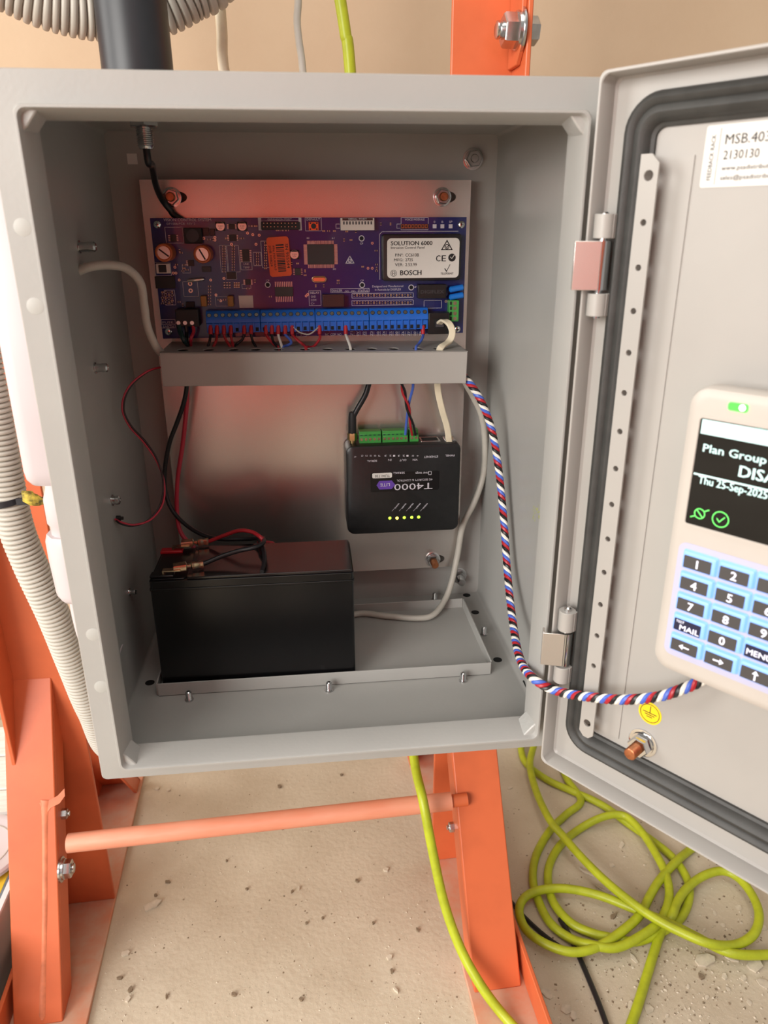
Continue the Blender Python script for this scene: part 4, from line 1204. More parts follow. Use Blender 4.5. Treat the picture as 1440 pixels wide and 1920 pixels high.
# ================================================================ BATTERY
ba = math.radians(-0.6)
BTF = Frame((23.0, 91.2, 3.6), (math.cos(ba), math.sin(ba), 0), (-math.sin(ba), math.cos(ba), 0), (0, 0, 1))
bt = thing('battery', 'black sealed lead-acid battery standing in the tray at bottom left', 'battery', BTF)
LB, WB, HB = 148.0, 60.0, 93.5
MB().prism(rr(0.6, LB - .6, .6, WB - .6, 2.5, 3), 0, HB - 9).build('case', M['blackb'], None, bt, bevel=.5)
MB().prism(rr(0, LB, 0, WB, 3, 3), HB - 9.6, HB - 7.8).prism(rr(.4, LB - .4, .4, WB - .4, 3, 3), HB - 7.9, HB - 2).build('lid', M['blackb'], None, bt, bevel=.4)
MB().prism(rr(27, LB - 1.5, 1.8, WB - 1.8, 1.5, 3), HB - 2.2, HB).build('lid_panel', M['lidp'], None, bt, bevel=.5)
MB().prism([(2, 3), (25, 3), (27, 6), (27, WB - 6), (25, WB - 3), (2, WB - 3)], HB - 2.1, HB - 1.2).build('terminal_deck', M['blackb'], None, bt, bevel=.4)
p = BTF.loc(at(322, 1031, 'Z', 97))
MB().box(p.x - 8, p.x + 9, WB - 12, WB - 4, HB - 1.5, HB + .8).build('positive_boss', M['redt'], None, bt, bevel=.6)
MB().box(p.x - 8, p.x + 9, 5, 13, HB - 1.5, HB + .4).build('negative_boss', M['blackb'], None, bt, bevel=.6)
for yy in (WB - 8, 9): MB().box(p.x + 2, p.x + 14, yy - 2.4, yy + 2.4, HB + 2.6, HB + 3.4).box(p.x + 1, p.x + 2, yy - 2.4, yy + 2.4, HB - 1, HB + 3.4).build('tab_terminal', M['tin'], None, bt)
# battery leads with spade connectors
def spade(f, p, q, parent):
    p = f.loc(p); q = f.loc(q)
    d = (q - p).normalized(); s_ = d.cross(Vector((0, 0, 1))).normalized(); u = s_.cross(d)
    def ring(t, w, h): return [p + d * t + s_ * (w * x) + u * (h * y) for x, y in ((-1, -1), (1, -1), (1.05, 0), (.9, 1), (.3, .8), (-.3, .8), (-.9, 1), (-1.05, 0))]
    l = (q - p).length
    MB().loft([ring(0, 3.5, 2.0), ring(l * .42, 3.6, 2.3), ring(l * .46, 1.5, 1.0), ring(l * .58, 1.4, 1.1), ring(l * .62, 2.3, 2.1), ring(l * .76, 2.3, 2.1), ring(l * .8, 1.9, 1.8), ring(l, 2.5, 2.3)]).build('spade_connector', M['tin'], None, parent)
za = 100.5
r0, r1 = at(340, 1019, 'Z', 101), at(391, 1015, 'Z', 101)
f = box_frame(*r0)
rl = thing('battery_lead', 'red battery lead with a clear spade connector arching over the battery', 'wire', f)
spade(f, r0, r1, rl)
MB().tube(catmull([f.loc(p) for p in (r0 + (r1 - r0) * .7, r1, at(420, 1004, 'Z', 107), at(448, 995, 'Z', 112), at(474, 998, 'Z', 112), at(493, 1012, 'Z', 108), at(486, 1016, 'Y', 152), (110, 158, 92), (104, 164, 80))], 8), 1.55, 10).build('insulation', M['redw'], None, rl)
k0, k1 = at(325, 1064, 'Z', 101), at(381, 1057, 'Z', 101)
f = box_frame(*k0)
bl = thing('battery_lead', 'black battery lead with a clear spade connector at the front terminal', 'wire', f)
spade(f, k0, k1, bl)
MB().tube(catmull([f.loc(p) for p in (k0 + (k1 - k0) * .7, k1, at(415, 1043, 'Z', 104), at(450, 1032, 'Z', 107), at(478, 1026, 'Z', 109), at(494, 1017, 'Z', 109), at(491, 1008, 'Z', 106), at(470, 1010, 'Y', 152), at(420, 1011, 'Y', 156), at(385, 1005, 'Y', 162), at(350, 985, 'Y', 172), at(322, 955, 'Y', 180), at(310, 920, 'Y', 184), at(309, 880, 'Y', 184), at(318, 830, 'Y', 182), at(333, 790, 'Y', 180), at(346, 750, 'Y', 176), at(351, 715, 'Y', 172), (54, 168, 236))], 8), 1.75, 10).build('insulation', M['blackw'], None, bl)
cable('battery_lead', 'crimson lead hanging straight down from the bracket behind the battery', 'wire',
      [(57, 170, 236), at(352, 715, 'Y', 176), at(350, 760, 'Y', 180), at(343, 830, 'Y', 184), at(333, 900, 'Y', 184), at(332, 960, 'Y', 182), at(340, 1000, 'Y', 172), (46, 166, 88)], 1.8, 'pinkw', n=10)
cable('battery_lead', 'short black strand drawn in place of a wire reflection on the battery lid', 'wire',
      [at(486, 1012, 'Z', 104), at(494, 1030, 'Z', 103), at(496, 1050, 'Z', 101), at(491, 1072, 'Z', 98.5)], 1.6, 'blackw', n=10)  # a reflection in the lid built as a black strand, not a lead
# small square paper label on the back wall
q = at(248, 298, 'Y', D)
tag(MB().box(-3.6, 3.6, -3.6, 3.6, 0, .25).build('paper_square', M['white'], face_frame(q.x, D - .05, q.z)), 'small square white paper label high on the inner back wall', 'label')
# ================================================================ ORANGE STEEL STAND
ph_ = math.radians(1.95)
RF = Frame((0, 0, -ZF), (math.cos(ph_), math.sin(ph_), 0), (-math.sin(ph_), math.cos(ph_), 0), (0, 0, 1))
rk = thing('steel_stand', 'orange painted steel stand with splayed legs carrying the enclosure', 'stand', RF)
def fold(b, x0, x1, y0, y1, z0, z1): b.box(x0, x1, y0, y1, z0, z1)
for side, rx0, rx1, ux0, ux1, fx, bx0, bx1, foot, slope in (('R', 273.5, 332, 270, 322, 1, 278, 324, 66, 1.62), ('L', -152, -79, -138, -79, 0, -143.5, -100.5, 95, 2.15)):
    o = MB().box(rx0, rx1, -60, 432, 0, 5).build('base_rail', M['odust'], None, rk, bevel=.8)
    MB().box(rx1 - 4 if side == 'R' else rx0, rx1 if side == 'R' else rx0 + 4, -60, 432, 5, 34).build('rail_flange', M['orange'], None, o, bevel=.8)
    up = MB().box(ux0, ux1, 229, 233, 5, 1500)
    if fx: up.box(ux1 - 4, ux1, 196, 229.5, 5, 1500)
    else: up.box(ux0, ux0 + 4, 196, 229.5, 5, 1500)
    up.build('upright', M['orange'], None, rk, bevel=1.0)
    # sloping front leg: channel section
    zt = (229 - foot) * slope
    s_ = slope
    L_ = math.hypot(1, s_)
    ny, nz = -s_ / L_, 1 / L_           # outward normal of the leg's face in (y, z)
    F0 = Vector((foot, 0)); F1 = Vector((229, zt))
    nn = Vector((ny, nz))
    lg = MB()
    def low(d):
        return Vector((foot + d * s_ / L_ + (5 + d / L_) / s_, 5))
    def strip(x0, x1, d0, d1):
        q = [low(d0), F1 - nn * d0, F1 - nn * d1, low(d1)]
        lg.prism_a([(v.x, v.y) for v in q], x0, x1)
    strip(bx0, bx1, 0, 4)
    strip(bx0, bx0 + 4, 4, 30)
    strip(bx1 - 4, bx1, 4, 30)
    lg.build('front_leg', M['orange'], None, rk, bevel=1.2)
    # rear leg
    lg = MB()
    b0, b1 = (ux0 + 3, ux1 - 5) if side == 'R' else (ux0 + 5, ux1 - 3)
    lg.prism_a([(233, 250), (233, 214), (392, 5), (418, 5)], b0, b0 + 4).prism_a([(233, 250), (233, 214), (392, 5), (418, 5)], b1 - 4, b1).prism_a([(233, 250), (233, 245), (413, 5), (418, 5)], b0, b1)
    lg.build('rear_leg', M['orange'], None, rk, bevel=.8)
for z in (592, 735):
    MB().box(-138, 322, 233, 244, z, z + 34).build('cross_rail', M['orange'], None, rk, bevel=.8)
# tie tube with a thinner threaded end between the front legs
pa = RF.loc(at(128, 1581, 'Y', 168)); pb = RF.loc(at(846, 1502, 'Y', 168))
tb = MB().tube([pa, pa + (pb - pa) * .5, pb], 8.8, 22)
tb.build('tie_tube', M['pipe'], None, rk)
MB().cyl(pb - (pb - pa).normalized() * 4, pb + (pb - pa).normalized() * 16, 6.2, n=18).build('tie_rod', M['orange'], None, rk)
# bolts
def hexbolt(p, d, r, h, shank, name='hex_bolt'):
    p = Vector(p); d = Vector(d)
    b = MB().lathe(p, d, [(0, r * 1.35), (1.6, r * 1.35), (1.7, r * .5)], 24).lathe(p + d * 1.6, d, [(0, r * 1.12), (2.2, r * 1.1), (2.3, r * .5)], 24)
    b.hexnut(p + d * 3.8, d, r, h)
    b.lathe(p + d * (3 + h), d, [(0, r * .52), (shank * .3, r * .52), (shank * .35, r * .46), (shank * .6, r * .52), (shank * .9, r * .5), (shank, r * .38), (shank + .05, .1)], 16)
    return b.build(name, M['zinc'], None, rk)
pbolt = RF.loc(at(958, 57, 'Y', 217))
hexbolt((316.5, pbolt.y, pbolt.z), (-1, 0, 0), 11.5, 10, 6)
MB().hexnut((322, pbolt.y, pbolt.z), (1, 0, 0), 9.5, 7).build('bolt_head', M['zinc'], None, rk)
tz = pbolt.z
MB().prism_a([(199, tz - 12), (208, tz - 22), (228, tz - 22), (228, tz + 160), (199, tz + 160)], 314.2, 318).build('brace_tab', M['orange'], None, rk, bevel=.8)
for (px, py, xx, d, Y) in ((133, 1628, -100.5, 1, 158), (128, 1525, -100.5, 1, 186), (862, 1549, 278, -1, 176)):
    q = RF.loc(at(px, py, 'Y', Y))
    hexbolt((xx - d * (0 if py > 1600 else 5), q.y, q.z), (d, 0, 0), 8.5 if py > 1600 else 5, 6.5, 3)
# drip and scraped patch on the left front leg
def on_leg(px, py):     # pixel -> point on the left leg face, rack coordinates
    o = RF.w((0, 95, 0)); s_ = 2.15; L_ = math.hypot(1, s_)
    n = RF.u * (-s_ / L_) + RF.n * (1 / L_)
    d = ray(px, py)
    return RF.loc(CAM + d * ((o - CAM).dot(n) / d.dot(n))), Vector((0, -s_ / L_, 1 / L_))
dr_ = []
run = [(85, 1500, 9), (84, 1530, 6), (84, 1580, 5), (84, 1700, 5), (82, 1800, 4.5), (80, 1860, 6), (79, 1905, 6), (79, 1912, 3)]
vs, fs = [], []
for i, (x, y, w) in enumerate(run):
    for sx in (-1, -.5, .5, 1):
        p, n = on_leg(x + sx * w, y)
        vs.append(p + n * (.1 if abs(sx) == 1 else .9))
    if i:
        for k in range(3): fs.append(((i - 1) * 4 + k, (i - 1) * 4 + k + 1, i * 4 + k + 1, i * 4 + k))
MB().add(vs, fs).build('paint_drip', M['scuff'], None, rk)
vs = []
for x, y in ((74, 1505), (92, 1500), (108, 1492), (121, 1478), (122, 1492), (112, 1506), (96, 1514), (88, 1524), (80, 1520)):
    p, n = on_leg(x, y); vs.append(p + n * .5)
MB().add(vs, [tuple(range(len(vs)))[::-1]]).build('paint_scrape', M['scuff'], None, rk)

# ================================================================ JUNCTION BOX, GLAND AND CONDUITS ON THE LEFT
JF = box_frame(-16, 92, 183)
jb = thing('junction_box', 'white plastic junction box fixed to the left side of the enclosure', 'junction box', JF)
def jr(i, z, r): return [(a, b, z) for a, b in rr(-17 + i, 15.8 - i * .3, -46 + i, 46 - i, r, 5)]
MB().loft([jr(7, 0, 6), jr(2.5, 1.5, 9), jr(.6, 5, 9), jr(0, 10, 9), jr(0, 170, 9), jr(3, 176, 8)]).build('case', M['pvc'], None, jb)
GF = box_frame(-19, 80, 92)
gl = thing('conduit_gland', 'white plastic conduit gland under the white junction box', 'conduit fitting', GF)
MB().lathe((0, 0, 0), (0, 0, 1), [(0, 11.6), (1, 13.5), (4, 16), (7, 16.5), (33, 17.5), (45, 17.5), (50, 16)], 10).build('clamp_nut', M['pvc'], None, gl)
MB().lathe((0, 0, 50), (0, 0, 1), [(0, 13), (6, 13), (8, 14.5), (24, 14.5), (32, 12), (44, 12)], 24).build('adaptor', M['pvc'], None, gl)
MB().tube(catmull([(0, 0, 2), (0, 0, -14), (2, 0, -32), (9, 0, -46), (18.5, 0, -50)], 6), 9.5, 24).build('pipe_bend', M['pvc'], None, gl)
def corrugated(name, label, pts, r, pitch):
    f = box_frame(*pts[0])
    P = catmull([f.loc(p) for p in pts], 60)
    # resample by arc length, four rings per rib
    out = [P[0]]; acc = 0; step = pitch / 5
    for i in range(1, len(P)):
        d = P[i] - P[i - 1]; l = d.length
        while acc + l >= step:
            t = (step - acc) / l
            out.append(P[i - 1] + d * t)
            P[i - 1] = out[-1]; d = P[i] - P[i - 1]; l = d.length; acc = 0
        acc += l
    prof = (0.80, 0.975, 1.0, 1.0, 0.975)
    return tag(MB().tube(out, lambda i: r * prof[i % 5], 22).build(name, M['cond'], f, smooth=60), label, 'conduit')
corrugated('corrugated_conduit', 'grey-white corrugated conduit running down beside the left of the enclosure',
           [(-112, 190, 700), (-110, 175, 560), (-108, 148, 400), at(-60, 560, 'Y', 134), at(-30, 690, 'Y', 132), at(-8, 800, 'Y', 132), at(24, 965, 'Y', 132), at(53, 1049, 'Y', 134), at(100, 1152, 'Y', 140), at(137, 1245, 'Y', 150), at(172, 1330, 'Y', 165), at(215, 1400, 'Y', 195), (-12, 240, -112), (40, 256, -60), (90, 262, 10)], 12.5, 3.7)
corrugated('corrugated_conduit', 'grey-white corrugated conduit sagging behind the black antenna',
           [(-300, 150, 780), (-240, 155, 640), (-172, 165, 560), (-98, 190, 508), at(30, -20, 'Y', 206), at(120, 14, 'Y', 214), at(200, 27, 'Y', 222), at(280, 22, 'Y', 222), at(350, -8, 'Y', 225), at(420, -70, 'Y', 230), (120, 240, 590), (140, 245, 760)], 17.0, 5.2)
# black tie round the conduit with a scrap of yellow-black foam
q = at(12, 936, 'Y', 132)
tie = MB()
Pt = [Vector((13.2 * math.cos(k * math.pi / 16), 13.2 * math.sin(k * math.pi / 16), .12 * 13.2 * math.cos(k * math.pi / 16))) for k in range(33)]
rings = [[p * 1.0 + Vector((0, 0, -2.2)), p * 1.0 + Vector((0, 0, 2.2)), p * 1.08 + Vector((0, 0, 2.2)), p * 1.08 + Vector((0, 0, -2.2))] for p in Pt]
tie.loft(rings, False, False)
tie.box(12, 34, -14.5, -13, .2, 5)
tag(tie.build('cable_tie', M['tie'], box_frame(q.x, q.y, q.z)), 'black cable tie strapped around the left corrugated conduit', 'cable tie')
q = at(76, 940, 'Y', 118)
random.seed(3)
fo = MB()
rings = []
for i in range(10):
    t = i / 9
    rings.append([Vector((-11 + 22 * t, 0, 4 - 7 * t)) + Vector((random.uniform(-.6, .6), (3.2 + 1.6 * math.sin(7 * t)) * math.cos(k * math.pi / 4) + random.uniform(-.7, .7), (3.6 + 1.3 * math.sin(5 * t + 1)) * math.sin(k * math.pi / 4) + random.uniform(-.8, .8))) for k in range(8)])
tag(fo.loft(rings).build('foam_scrap', M['yfoam'], box_frame(q.x, q.y, q.z), smooth=70), 'scrap of yellow and black foam beside the cable tie', 'foam')

# ================================================================ CABLES BEHIND THE ENCLOSURE
cable('white_cable', 'thick off-white cable hanging down the wall behind the enclosure top', 'cable',
      [(80, 268, 900), (84, 268, 640), at(405, -60, 'Y', 268), at(411, 0, 'Y', 268), at(416, 60, 'Y', 268), at(419, 125, 'Y', 268), (95, 268, 400), (95, 268, 330)], 4.3, 'cream', n=12)
cable('grey_cable', 'thin grey cable behind the enclosure top between white and lime cables', 'cable',
      [(140, 268, 900), (142, 268, 640), at(556, -60, 'Y', 268), at(559, 0, 'Y', 268), at(557, 40, 'Y', 268), at(561, 80, 'Y', 268), at(567, 125, 'Y', 268), (152, 268, 400), (152, 268, 330)], 2.9, 'greyc', n=12)
cable('lime_cable', 'lime green cable hanging behind the enclosure and curving forward onto the floor', 'cable',
      [(150, 262, 900), (160, 262, 660), at(628, -60, 'Y', 262), at(638, 0, 'Y', 262), at(648, 65, 'Y', 262), at(656, 125, 'Y', 262), (196, 262, 300), (215, 258, 100), (232, 252, -100), at(776, 1420, 'Y', 190), at(793, 1500, 'Y', 148), at(810, 1590, 'Y', 130), at(832, 1690, 'Y', 112),
       at(862, 1775, 'Y', 92), at(900, 1845, 'Y', 70), at(945, 1905, 'Z', -340), at(1000, 1960, 'Z', -345), at(1100, 2040, 'Z', -345)], 4.6, 'lime', n=14)
# coil of extension lead on the floor
def fz(x, y, z): return at(900 + x * .375, 1340 + y * .375, 'Z', -ZF + z)
coil = thing('extension_lead', 'tangled lime green extension lead coiled on the floor under the door', 'extension lead', box_frame(330, 240, -ZF))
CF = box_frame(330, 240, -ZF)
P1 = [(205, 60), (205, 170), (232, 245), (330, 322), (450, 378), (560, 425), (640, 470), (740, 545), (840, 615), (960, 710), (1035, 820), (1045, 920), (1000, 1020), (900, 1090), (770, 1135), (640, 1112), (560, 1092), (460, 1045), (380, 960), (345, 870), (345, 760), (400, 655), (500, 570), (620, 510), (720, 505), (800, 575), (870, 680), (930, 800), (945, 920), (900, 1030), (800, 1110), (680, 1165), (560, 1152), (450, 1118), (350, 1040), (292, 930), (264, 820), (282, 700), (350, 580), (430, 500), (505, 430), (440, 330), (400, 240)]
P3 = [(1560, 1190), (1440, 1200), (1300, 1200), (1200, 1172), (1080, 1110), (940, 1040), (780, 975), (600, 905), (450, 872), (330, 872), (235, 905), (196, 970), (220, 1060), (290, 1125), (400, 1175), (500, 1186), (610, 1150), (720, 1075), (800, 1000), (850, 905), (900, 825), (980, 735), (1045, 680), (1150, 600), (1250, 500)]
P2 = [(300, 60), (265, 170), (250, 255), (280, 380), (345, 520), (420, 612), (500, 705), (620, 825), (740, 925), (860, 1010), (1000, 1085), (1150, 1145), (1280, 1150), (1370, 1095), (1395, 1000), (1360, 900), (1290, 815), (1210, 782), (1120, 805), (1040, 862), (990, 930), (960, 1005), (905, 1090), (870, 1190), (830, 1320), (790, 1450), (745, 1580), (700, 1700)]
for pts, zz in ((P1, lambda i, n: 4.7 + (7 if 22 < i < 33 else 0)), (P3, lambda i, n: 12 if 1 < i < 22 else 6), (P2, lambda i, n: (20 if 3 < i < 12 else (13 if i < 22 else 5)))):
    n = len(pts)
    MB().tube(catmull([CF.loc(fz(x, y, zz(i, n))) for i, (x, y) in enumerate(pts)], 7), 4.6, 12).build('cable_run', M['lime'], None, coil)
cable('black_cable', 'thin black cable on the floor under the lime green lead', 'cable',
      [fz(150, 930, 2.2), fz(230, 1020, 2.2), fz(330, 1110, 2.2), fz(430, 1180, 2.2)], 2.4, 'blackw')
cable('black_cable', 'thin black cable crossing the gritty floor below the lime green coil', 'cable',
      [fz(400, 1020, 2.2), fz(440, 1090, 2.2), fz(500, 1220, 2.2), fz(560, 1360, 2.2), fz(600, 1460, 2.2), fz(650, 1600, 2.2)], 2.6, 'blackw')

# ================================================================ CLUTTER AT THE LEFT
bx = at(-30, 1500, 'Z', -ZF + 30)
bo = thing('flooring_pack', 'pack of white wood-look boards on the floor behind the left leg', 'board pack', box_frame(-420, 470, -ZF))
for k in range(4):
    MB().box(-140, 249 - 2 * k, -215 + k * 66, -152 + k * 66, 0, 30).build('plank', M['board'], None, bo, bevel=1.2)
tf = box_frame(-221, 180, -ZF)
tubo = thing('plastic_tub', 'translucent plastic tub with printed label at the lower left', 'tub', tf)
def tr_(i, z, r): return [(a, b, z) for a, b in rr(-70 + i, 56 - i, -150 + i, 95 - i, r, 5)]
MB().loft([tr_(5, 0, 14), tr_(3, 3, 16), tr_(0, 84, 18), tr_(-3, 86, 19), tr_(-3, 89, 19), tr_(2, 89, 16), tr_(2, 85, 16), tr_(5, 6, 14)]).build('body', M['tub'], None, tubo)
MB().prism(rr(-62, 48, -140, 85, 12), 8, 82).build('contents', M['tubin'], None, tubo)
lf_ = MB()
lf_.box(-60, 46, -96, -60, 89, 89.4)
MB().box(-64, 50, 30, 86, 82, 83).build('soil', M['dirt'], None, tubo)
MB().prism([(-20, -30), (48, -20), (48, 24), (-20, 20)], 82, 83.2).build('yellow_print', M['pyellow'], None, tubo)
MB().prism([(-30, 26), (49, 30), (49, 36), (-30, 34)], 83, 84).build('blue_band', M['pblue'], None, tubo)
MB().prism([(-40, -138), (49, -138), (49, -104), (-40, -104)], 82, 83.2).build('blue_print', M['pblue'], None, tubo)
MB().text('CI', 34, -130, 83.4, 18, 15, 0, .03).build('print_letters', M['white'], None, tubo, smooth=0)
q = at(-48, 1590, 'Z', -ZF + 98)
lid = thing('round_lid', 'round white plastic lid resting on the tub at the left edge', 'lid', box_frame(q.x, q.y, -ZF + 89))
MB().lathe((0, 0, 0), (0, 0, 1), [(0, 46), (2, 48.5), (6, 49), (8, 47), (8, 41), (6.5, 39), (6.5, .1)], 48).build('disc', M['pvc'], None, lid)
MB().ring(0, 0, 33, 34, 6.5, 40, .5).build('moulded_ring', M['cond'], None, lid)

# ================================================================ DEBRIS ON THE FLOOR
random.seed(11)
def chip_mesh(L, W, T, seed):
    rnd = random.Random(seed)
    n = rnd.choice((5, 6, 7))
    poly = []
    for k in range(n):
        a = 2 * math.pi * (k + rnd.uniform(-.25, .25)) / n
        poly.append((L / 2 * math.cos(a) * rnd.uniform(.7, 1.1), W / 2 * math.sin(a) * rnd.uniform(.7, 1.1)))
    b = MB().prism(poly, 0, T)
    b.v = [(v[0], v[1], v[2] + .12 * abs(v[0]) * (1 if v[0] > 0 else 0)) for v in b.v]
    return b
BIG = [ # px, py, length px, width px, angle, where
    (283, 1700, 42, 17, 22, 'ragged pale paper scrap on the floor beside the left rail'),
    (1080, 1660, 0, 0, 0, None)]
def drop(px, py, lpx, wpx, ang, lab, grp=None, mat='chipd', seed=0, T=None):
    p = at(px, py, 'Z', -ZF)
    dep = (p - CAM).dot(RM @ Vector((0, 0, -1)))
    L, W_ = lpx * dep / FPX * (.75 if mat == 'grit' else 1), wpx * dep / FPX * (.9 if mat == 'grit' else 1.35)
    o = chip_mesh(L, W_, T or max(.6, min(2.0, L * .10)), seed).build('plaster_chip' if mat == 'chipd' else 'grit_lump', M[mat], box_frame(p.x, p.y, -ZF), smooth=0)
    o.rotation_euler = (0, 0, math.radians(ang))
    return tag(o, lab, 'debris', grp)
drop(283, 1700, 42, 15, 22, 'ragged pale paper scrap on the floor beside the left rail', seed=1)
G1 = 'pale plaster chips around the lime green coil'
for i, (x, y, l, w, a) in enumerate(((1025, 1864, 24, 14, 120), (1060, 1893, 26, 16, 30), (1022, 1898, 26, 14, 110), (1075, 1905, 24, 12, 70), (1322, 1802, 42, 20, 10), (1414, 1813, 34, 22, 20), (1432, 1845, 28, 14, 140), (1394, 1834, 16, 9, 30), (1358, 1832, 18, 9, 40), (1245, 1737, 34, 14, 20), (1130, 1667, 30, 7, 140), (1105, 1640, 40, 4, 140),
                                         (1165, 1585, 22, 8, 50), (1147, 1623, 12, 8, 10), (1036, 1772, 18, 8, 0), (1370, 1798, 30, 7, 150), (1355, 1735, 13, 9, 60), (1385, 1702, 12, 9, 30), (1340, 1713, 12, 6, 80), (1187, 1797, 26, 7, 110), (1182, 1885, 20, 9, 60), (1216, 1893, 18, 16, 0), (956, 1478, 12, 6, 20), (1325, 1870, 10, 7, 30), (1365, 1855, 11, 7, 120), (1290, 1850, 10, 6, 70), (1250, 1905, 10, 6, 20), (1405, 1880, 12, 8, 100), (1430, 1740, 16, 10, 20), (1320, 1745, 12, 5, 40))):
    u_ = {(1322, 1802): 'largest flat plaster chip below the right-hand lime loop', (1414, 1813): 'thick plaster lump under the lime lead at the right edge',
          (1245, 1737): 'long pale chip inside the tail loop of the lime coil', (1105, 1640): 'thin pale sliver inside the lime coil',
          (1025, 1864): 'upper plaster chip beside the foot of the right orange leg', (1060, 1893): 'broad plaster chip between orange leg and black cable',
          (1165, 1585): 'curled pale flake at the top inside the lime coil', (1187, 1797): 'pale stick-like chip just under the lime coil',
          (1216, 1893): 'roundish plaster chip right of the straight lime cable end', (1130, 1667): 'short pale splinter under the front lime loop'}.get((x, y))
    drop(x, y, l, w, a, u_ or 'pale plaster chip on the floor near the lime green coil', None if u_ else G1, 'chipd', 20 + i)
G2 = 'small lumps of debris on the bare floor'
for i, (x, y, l, w, m_) in enumerate(((524, 1476, 14, 9, 'grit'), (295, 1480, 10, 8, 'chipd'), (316, 1483, 8, 5, 'chipd'), (245, 1857, 16, 12, 'grit'), (240, 1875, 12, 8, 'chipd'), (565, 1875, 12, 10, 'grit'), (730, 1797, 12, 7, 'chipd'), (735, 1822, 14, 8, 'grit'), (783, 1745, 12, 6, 'grit'), (670, 1653, 11, 8, 'grit'), (724, 1632, 12, 7, 'chipd'), (548, 1673, 10, 5, 'grit'), (463, 1668, 8, 6, 'grit'), (438, 1866, 14, 10, 'grit'), (742, 1858, 16, 4, 'chipd'), (235, 1790, 20, 8, 'chipd'), (315, 1655, 16, 8, 'grit'), (292, 1680, 9, 7, 'grit'),
                                      (847, 1635, 14, 8, 'grit'), (1315, 1833, 22, 14, 'grit'), (1150, 1720, 24, 10, 'grit'), (225, 1835, 18, 7, 'grit'), (312, 1870, 16, 4, 'grit'), (575, 1732, 8, 5, 'grit'), (605, 1723, 8, 5, 'grit'), (700, 1732, 9, 6, 'grit'), (640, 1454, 9, 5, 'grit'), (560, 1668, 8, 4, 'chipd'), (425, 1615, 7, 5, 'grit'), (530, 1555, 8, 5, 'grit'))):
    drop(x, y, l, w, random.uniform(0, 180), 'small dark lump of grit on the bare floor' if m_ == 'grit' else 'small pale crumb on the bare floor under the enclosure', G2 + (' (dark)' if m_ == 'grit' else ' (pale)'), m_, 60 + i, T=2.2)
gr_ = MB()
random.seed(21)
for k in range(2600):
    if k < 1100: px, py = random.uniform(170, 1000), random.uniform(1440, 1930)
    else: px, py = random.gauss(1240, 150), random.gauss(1810, 110)
    if py < 1430 or py > 2000: continue
    p = at(px, py, 'Z', -ZF)
    if p.y > 560: continue
    xl = RF.loc(p).x
    if -154 < xl < -77 or 271 < xl < 334: continue
    s_ = random.choice((.35, .5, .5, .7, .9, 1.3)) * (1.25 if k >= 1100 else .9)
    a = random.uniform(0, 6.28)
    vs = [(p.x + s_ * random.uniform(.6, 1.3) * math.cos(a + t), p.y + s_ * random.uniform(.6, 1.3) * math.sin(a + t), 0) for t in (0, 1.6, 3.1, 4.7)]
    gr_.mat(0 if random.random() < .62 else 1)
    gr_.add(vs + [(p.x, p.y, s_ * random.uniform(.5, 1.1))], [(0, 1, 4), (1, 2, 4), (2, 3, 4), (3, 0, 4)])
o = gr_.build('floor_grit', [M['chipd'], M['grit']], box_frame(0, 0, -ZF), smooth=0)
tag(o, 'fine plaster grit and dust scattered over the concrete floor', 'grit', kind='stuff')

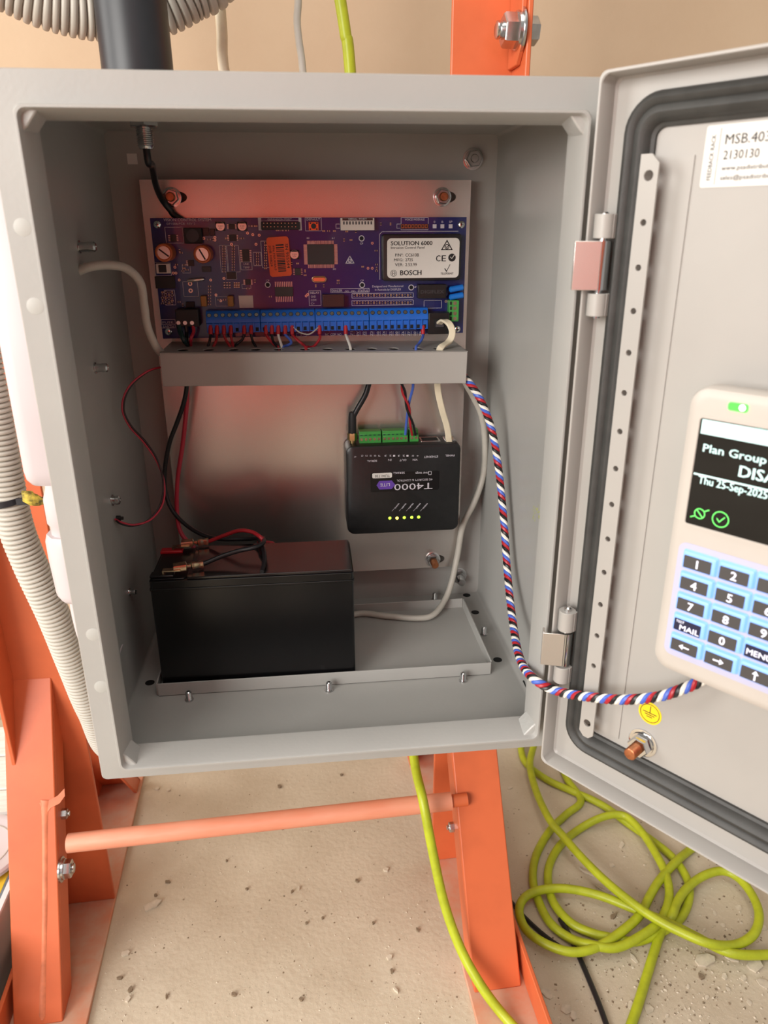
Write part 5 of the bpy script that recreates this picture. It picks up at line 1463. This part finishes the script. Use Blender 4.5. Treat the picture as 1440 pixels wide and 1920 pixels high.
# ================================================================ THE PHOTOGRAPHER (out of frame, mirrored in the bare metal)
sk = bpy.data.meshes.new('person')
J = dict(pel=(170, -800, 430), wai=(170, -770, 600), che=(170, -710, 800), nec=(170, -690, 960), hed=(168, -670, 1060), top=(166, -665, 1150),
         lsh=(10, -720, 880), lel=(-70, -640, 690), lwr=(60, -500, 650), lha=(105, -460, 655),
         rsh=(330, -720, 880), rel=(410, -640, 690), rwr=(240, -500, 650), rha=(195, -460, 655),
         lhi=(70, -790, 410), lkn=(20, -490, 330), lan=(30, -600, 60), lto=(20, -480, 30),
         rhi=(270, -790, 410), rkn=(330, -540, 70), ran=(310, -880, 70), rto=(310, -1000, 40))
R_ = dict(pel=135, wai=130, che=150, nec=58, hed=92, top=70, lsh=72, rsh=72, lel=48, rel=48, lwr=32, rwr=32, lha=40, rha=40, lhi=95, rhi=95, lkn=68, rkn=68, lan=45, ran=45, lto=40, rto=40)
ks = list(J)
ed = [('pel', 'wai'), ('wai', 'che'), ('che', 'nec'), ('nec', 'hed'), ('hed', 'top'), ('che', 'lsh'), ('lsh', 'lel'), ('lel', 'lwr'), ('lwr', 'lha'), ('che', 'rsh'), ('rsh', 'rel'), ('rel', 'rwr'), ('rwr', 'rha'),
      ('pel', 'lhi'), ('lhi', 'lkn'), ('lkn', 'lan'), ('lan', 'lto'), ('pel', 'rhi'), ('rhi', 'rkn'), ('rkn', 'ran'), ('ran', 'rto')]
sk.from_pydata([(J[k][0] * MM, J[k][1] * MM, J[k][2] * MM) for k in ks], [(ks.index(a), ks.index(b)) for a, b in ed], [])
po = bpy.data.objects.new('person', sk)
COL.objects.link(po)
md_ = po.modifiers.new('skin', 'SKIN')
for i, k in enumerate(ks):
    v = sk.skin_vertices[0].data[i]
    v.radius = (R_[k] * MM, R_[k] * MM * (.72 if k in ('pel', 'wai', 'che') else 1))
    v.use_root = k == 'pel'
po.modifiers.new('sub', 'SUBSURF').levels = 2
dg = bpy.context.evaluated_depsgraph_get()
me = bpy.data.meshes.new_from_object(po.evaluated_get(dg))
po.modifiers.clear()
po.data = me
me.materials.clear()
for m_ in ('red', 'navy', 'skin', 'hair'): me.materials.append(M[m_])
for p in me.polygons:
    c = p.center
    p.use_smooth = True
    p.material_index = 1 if c.z < .36 else 0
    if c.z > 1.0: p.material_index = 3 if (c.z > 1.12 or c.y < -.7) else 2
    elif c.y > -.53 and c.z > .5: p.material_index = 2
tag(po, 'kneeling person in a red top holding the camera, mirrored only in the metal plate', 'person')
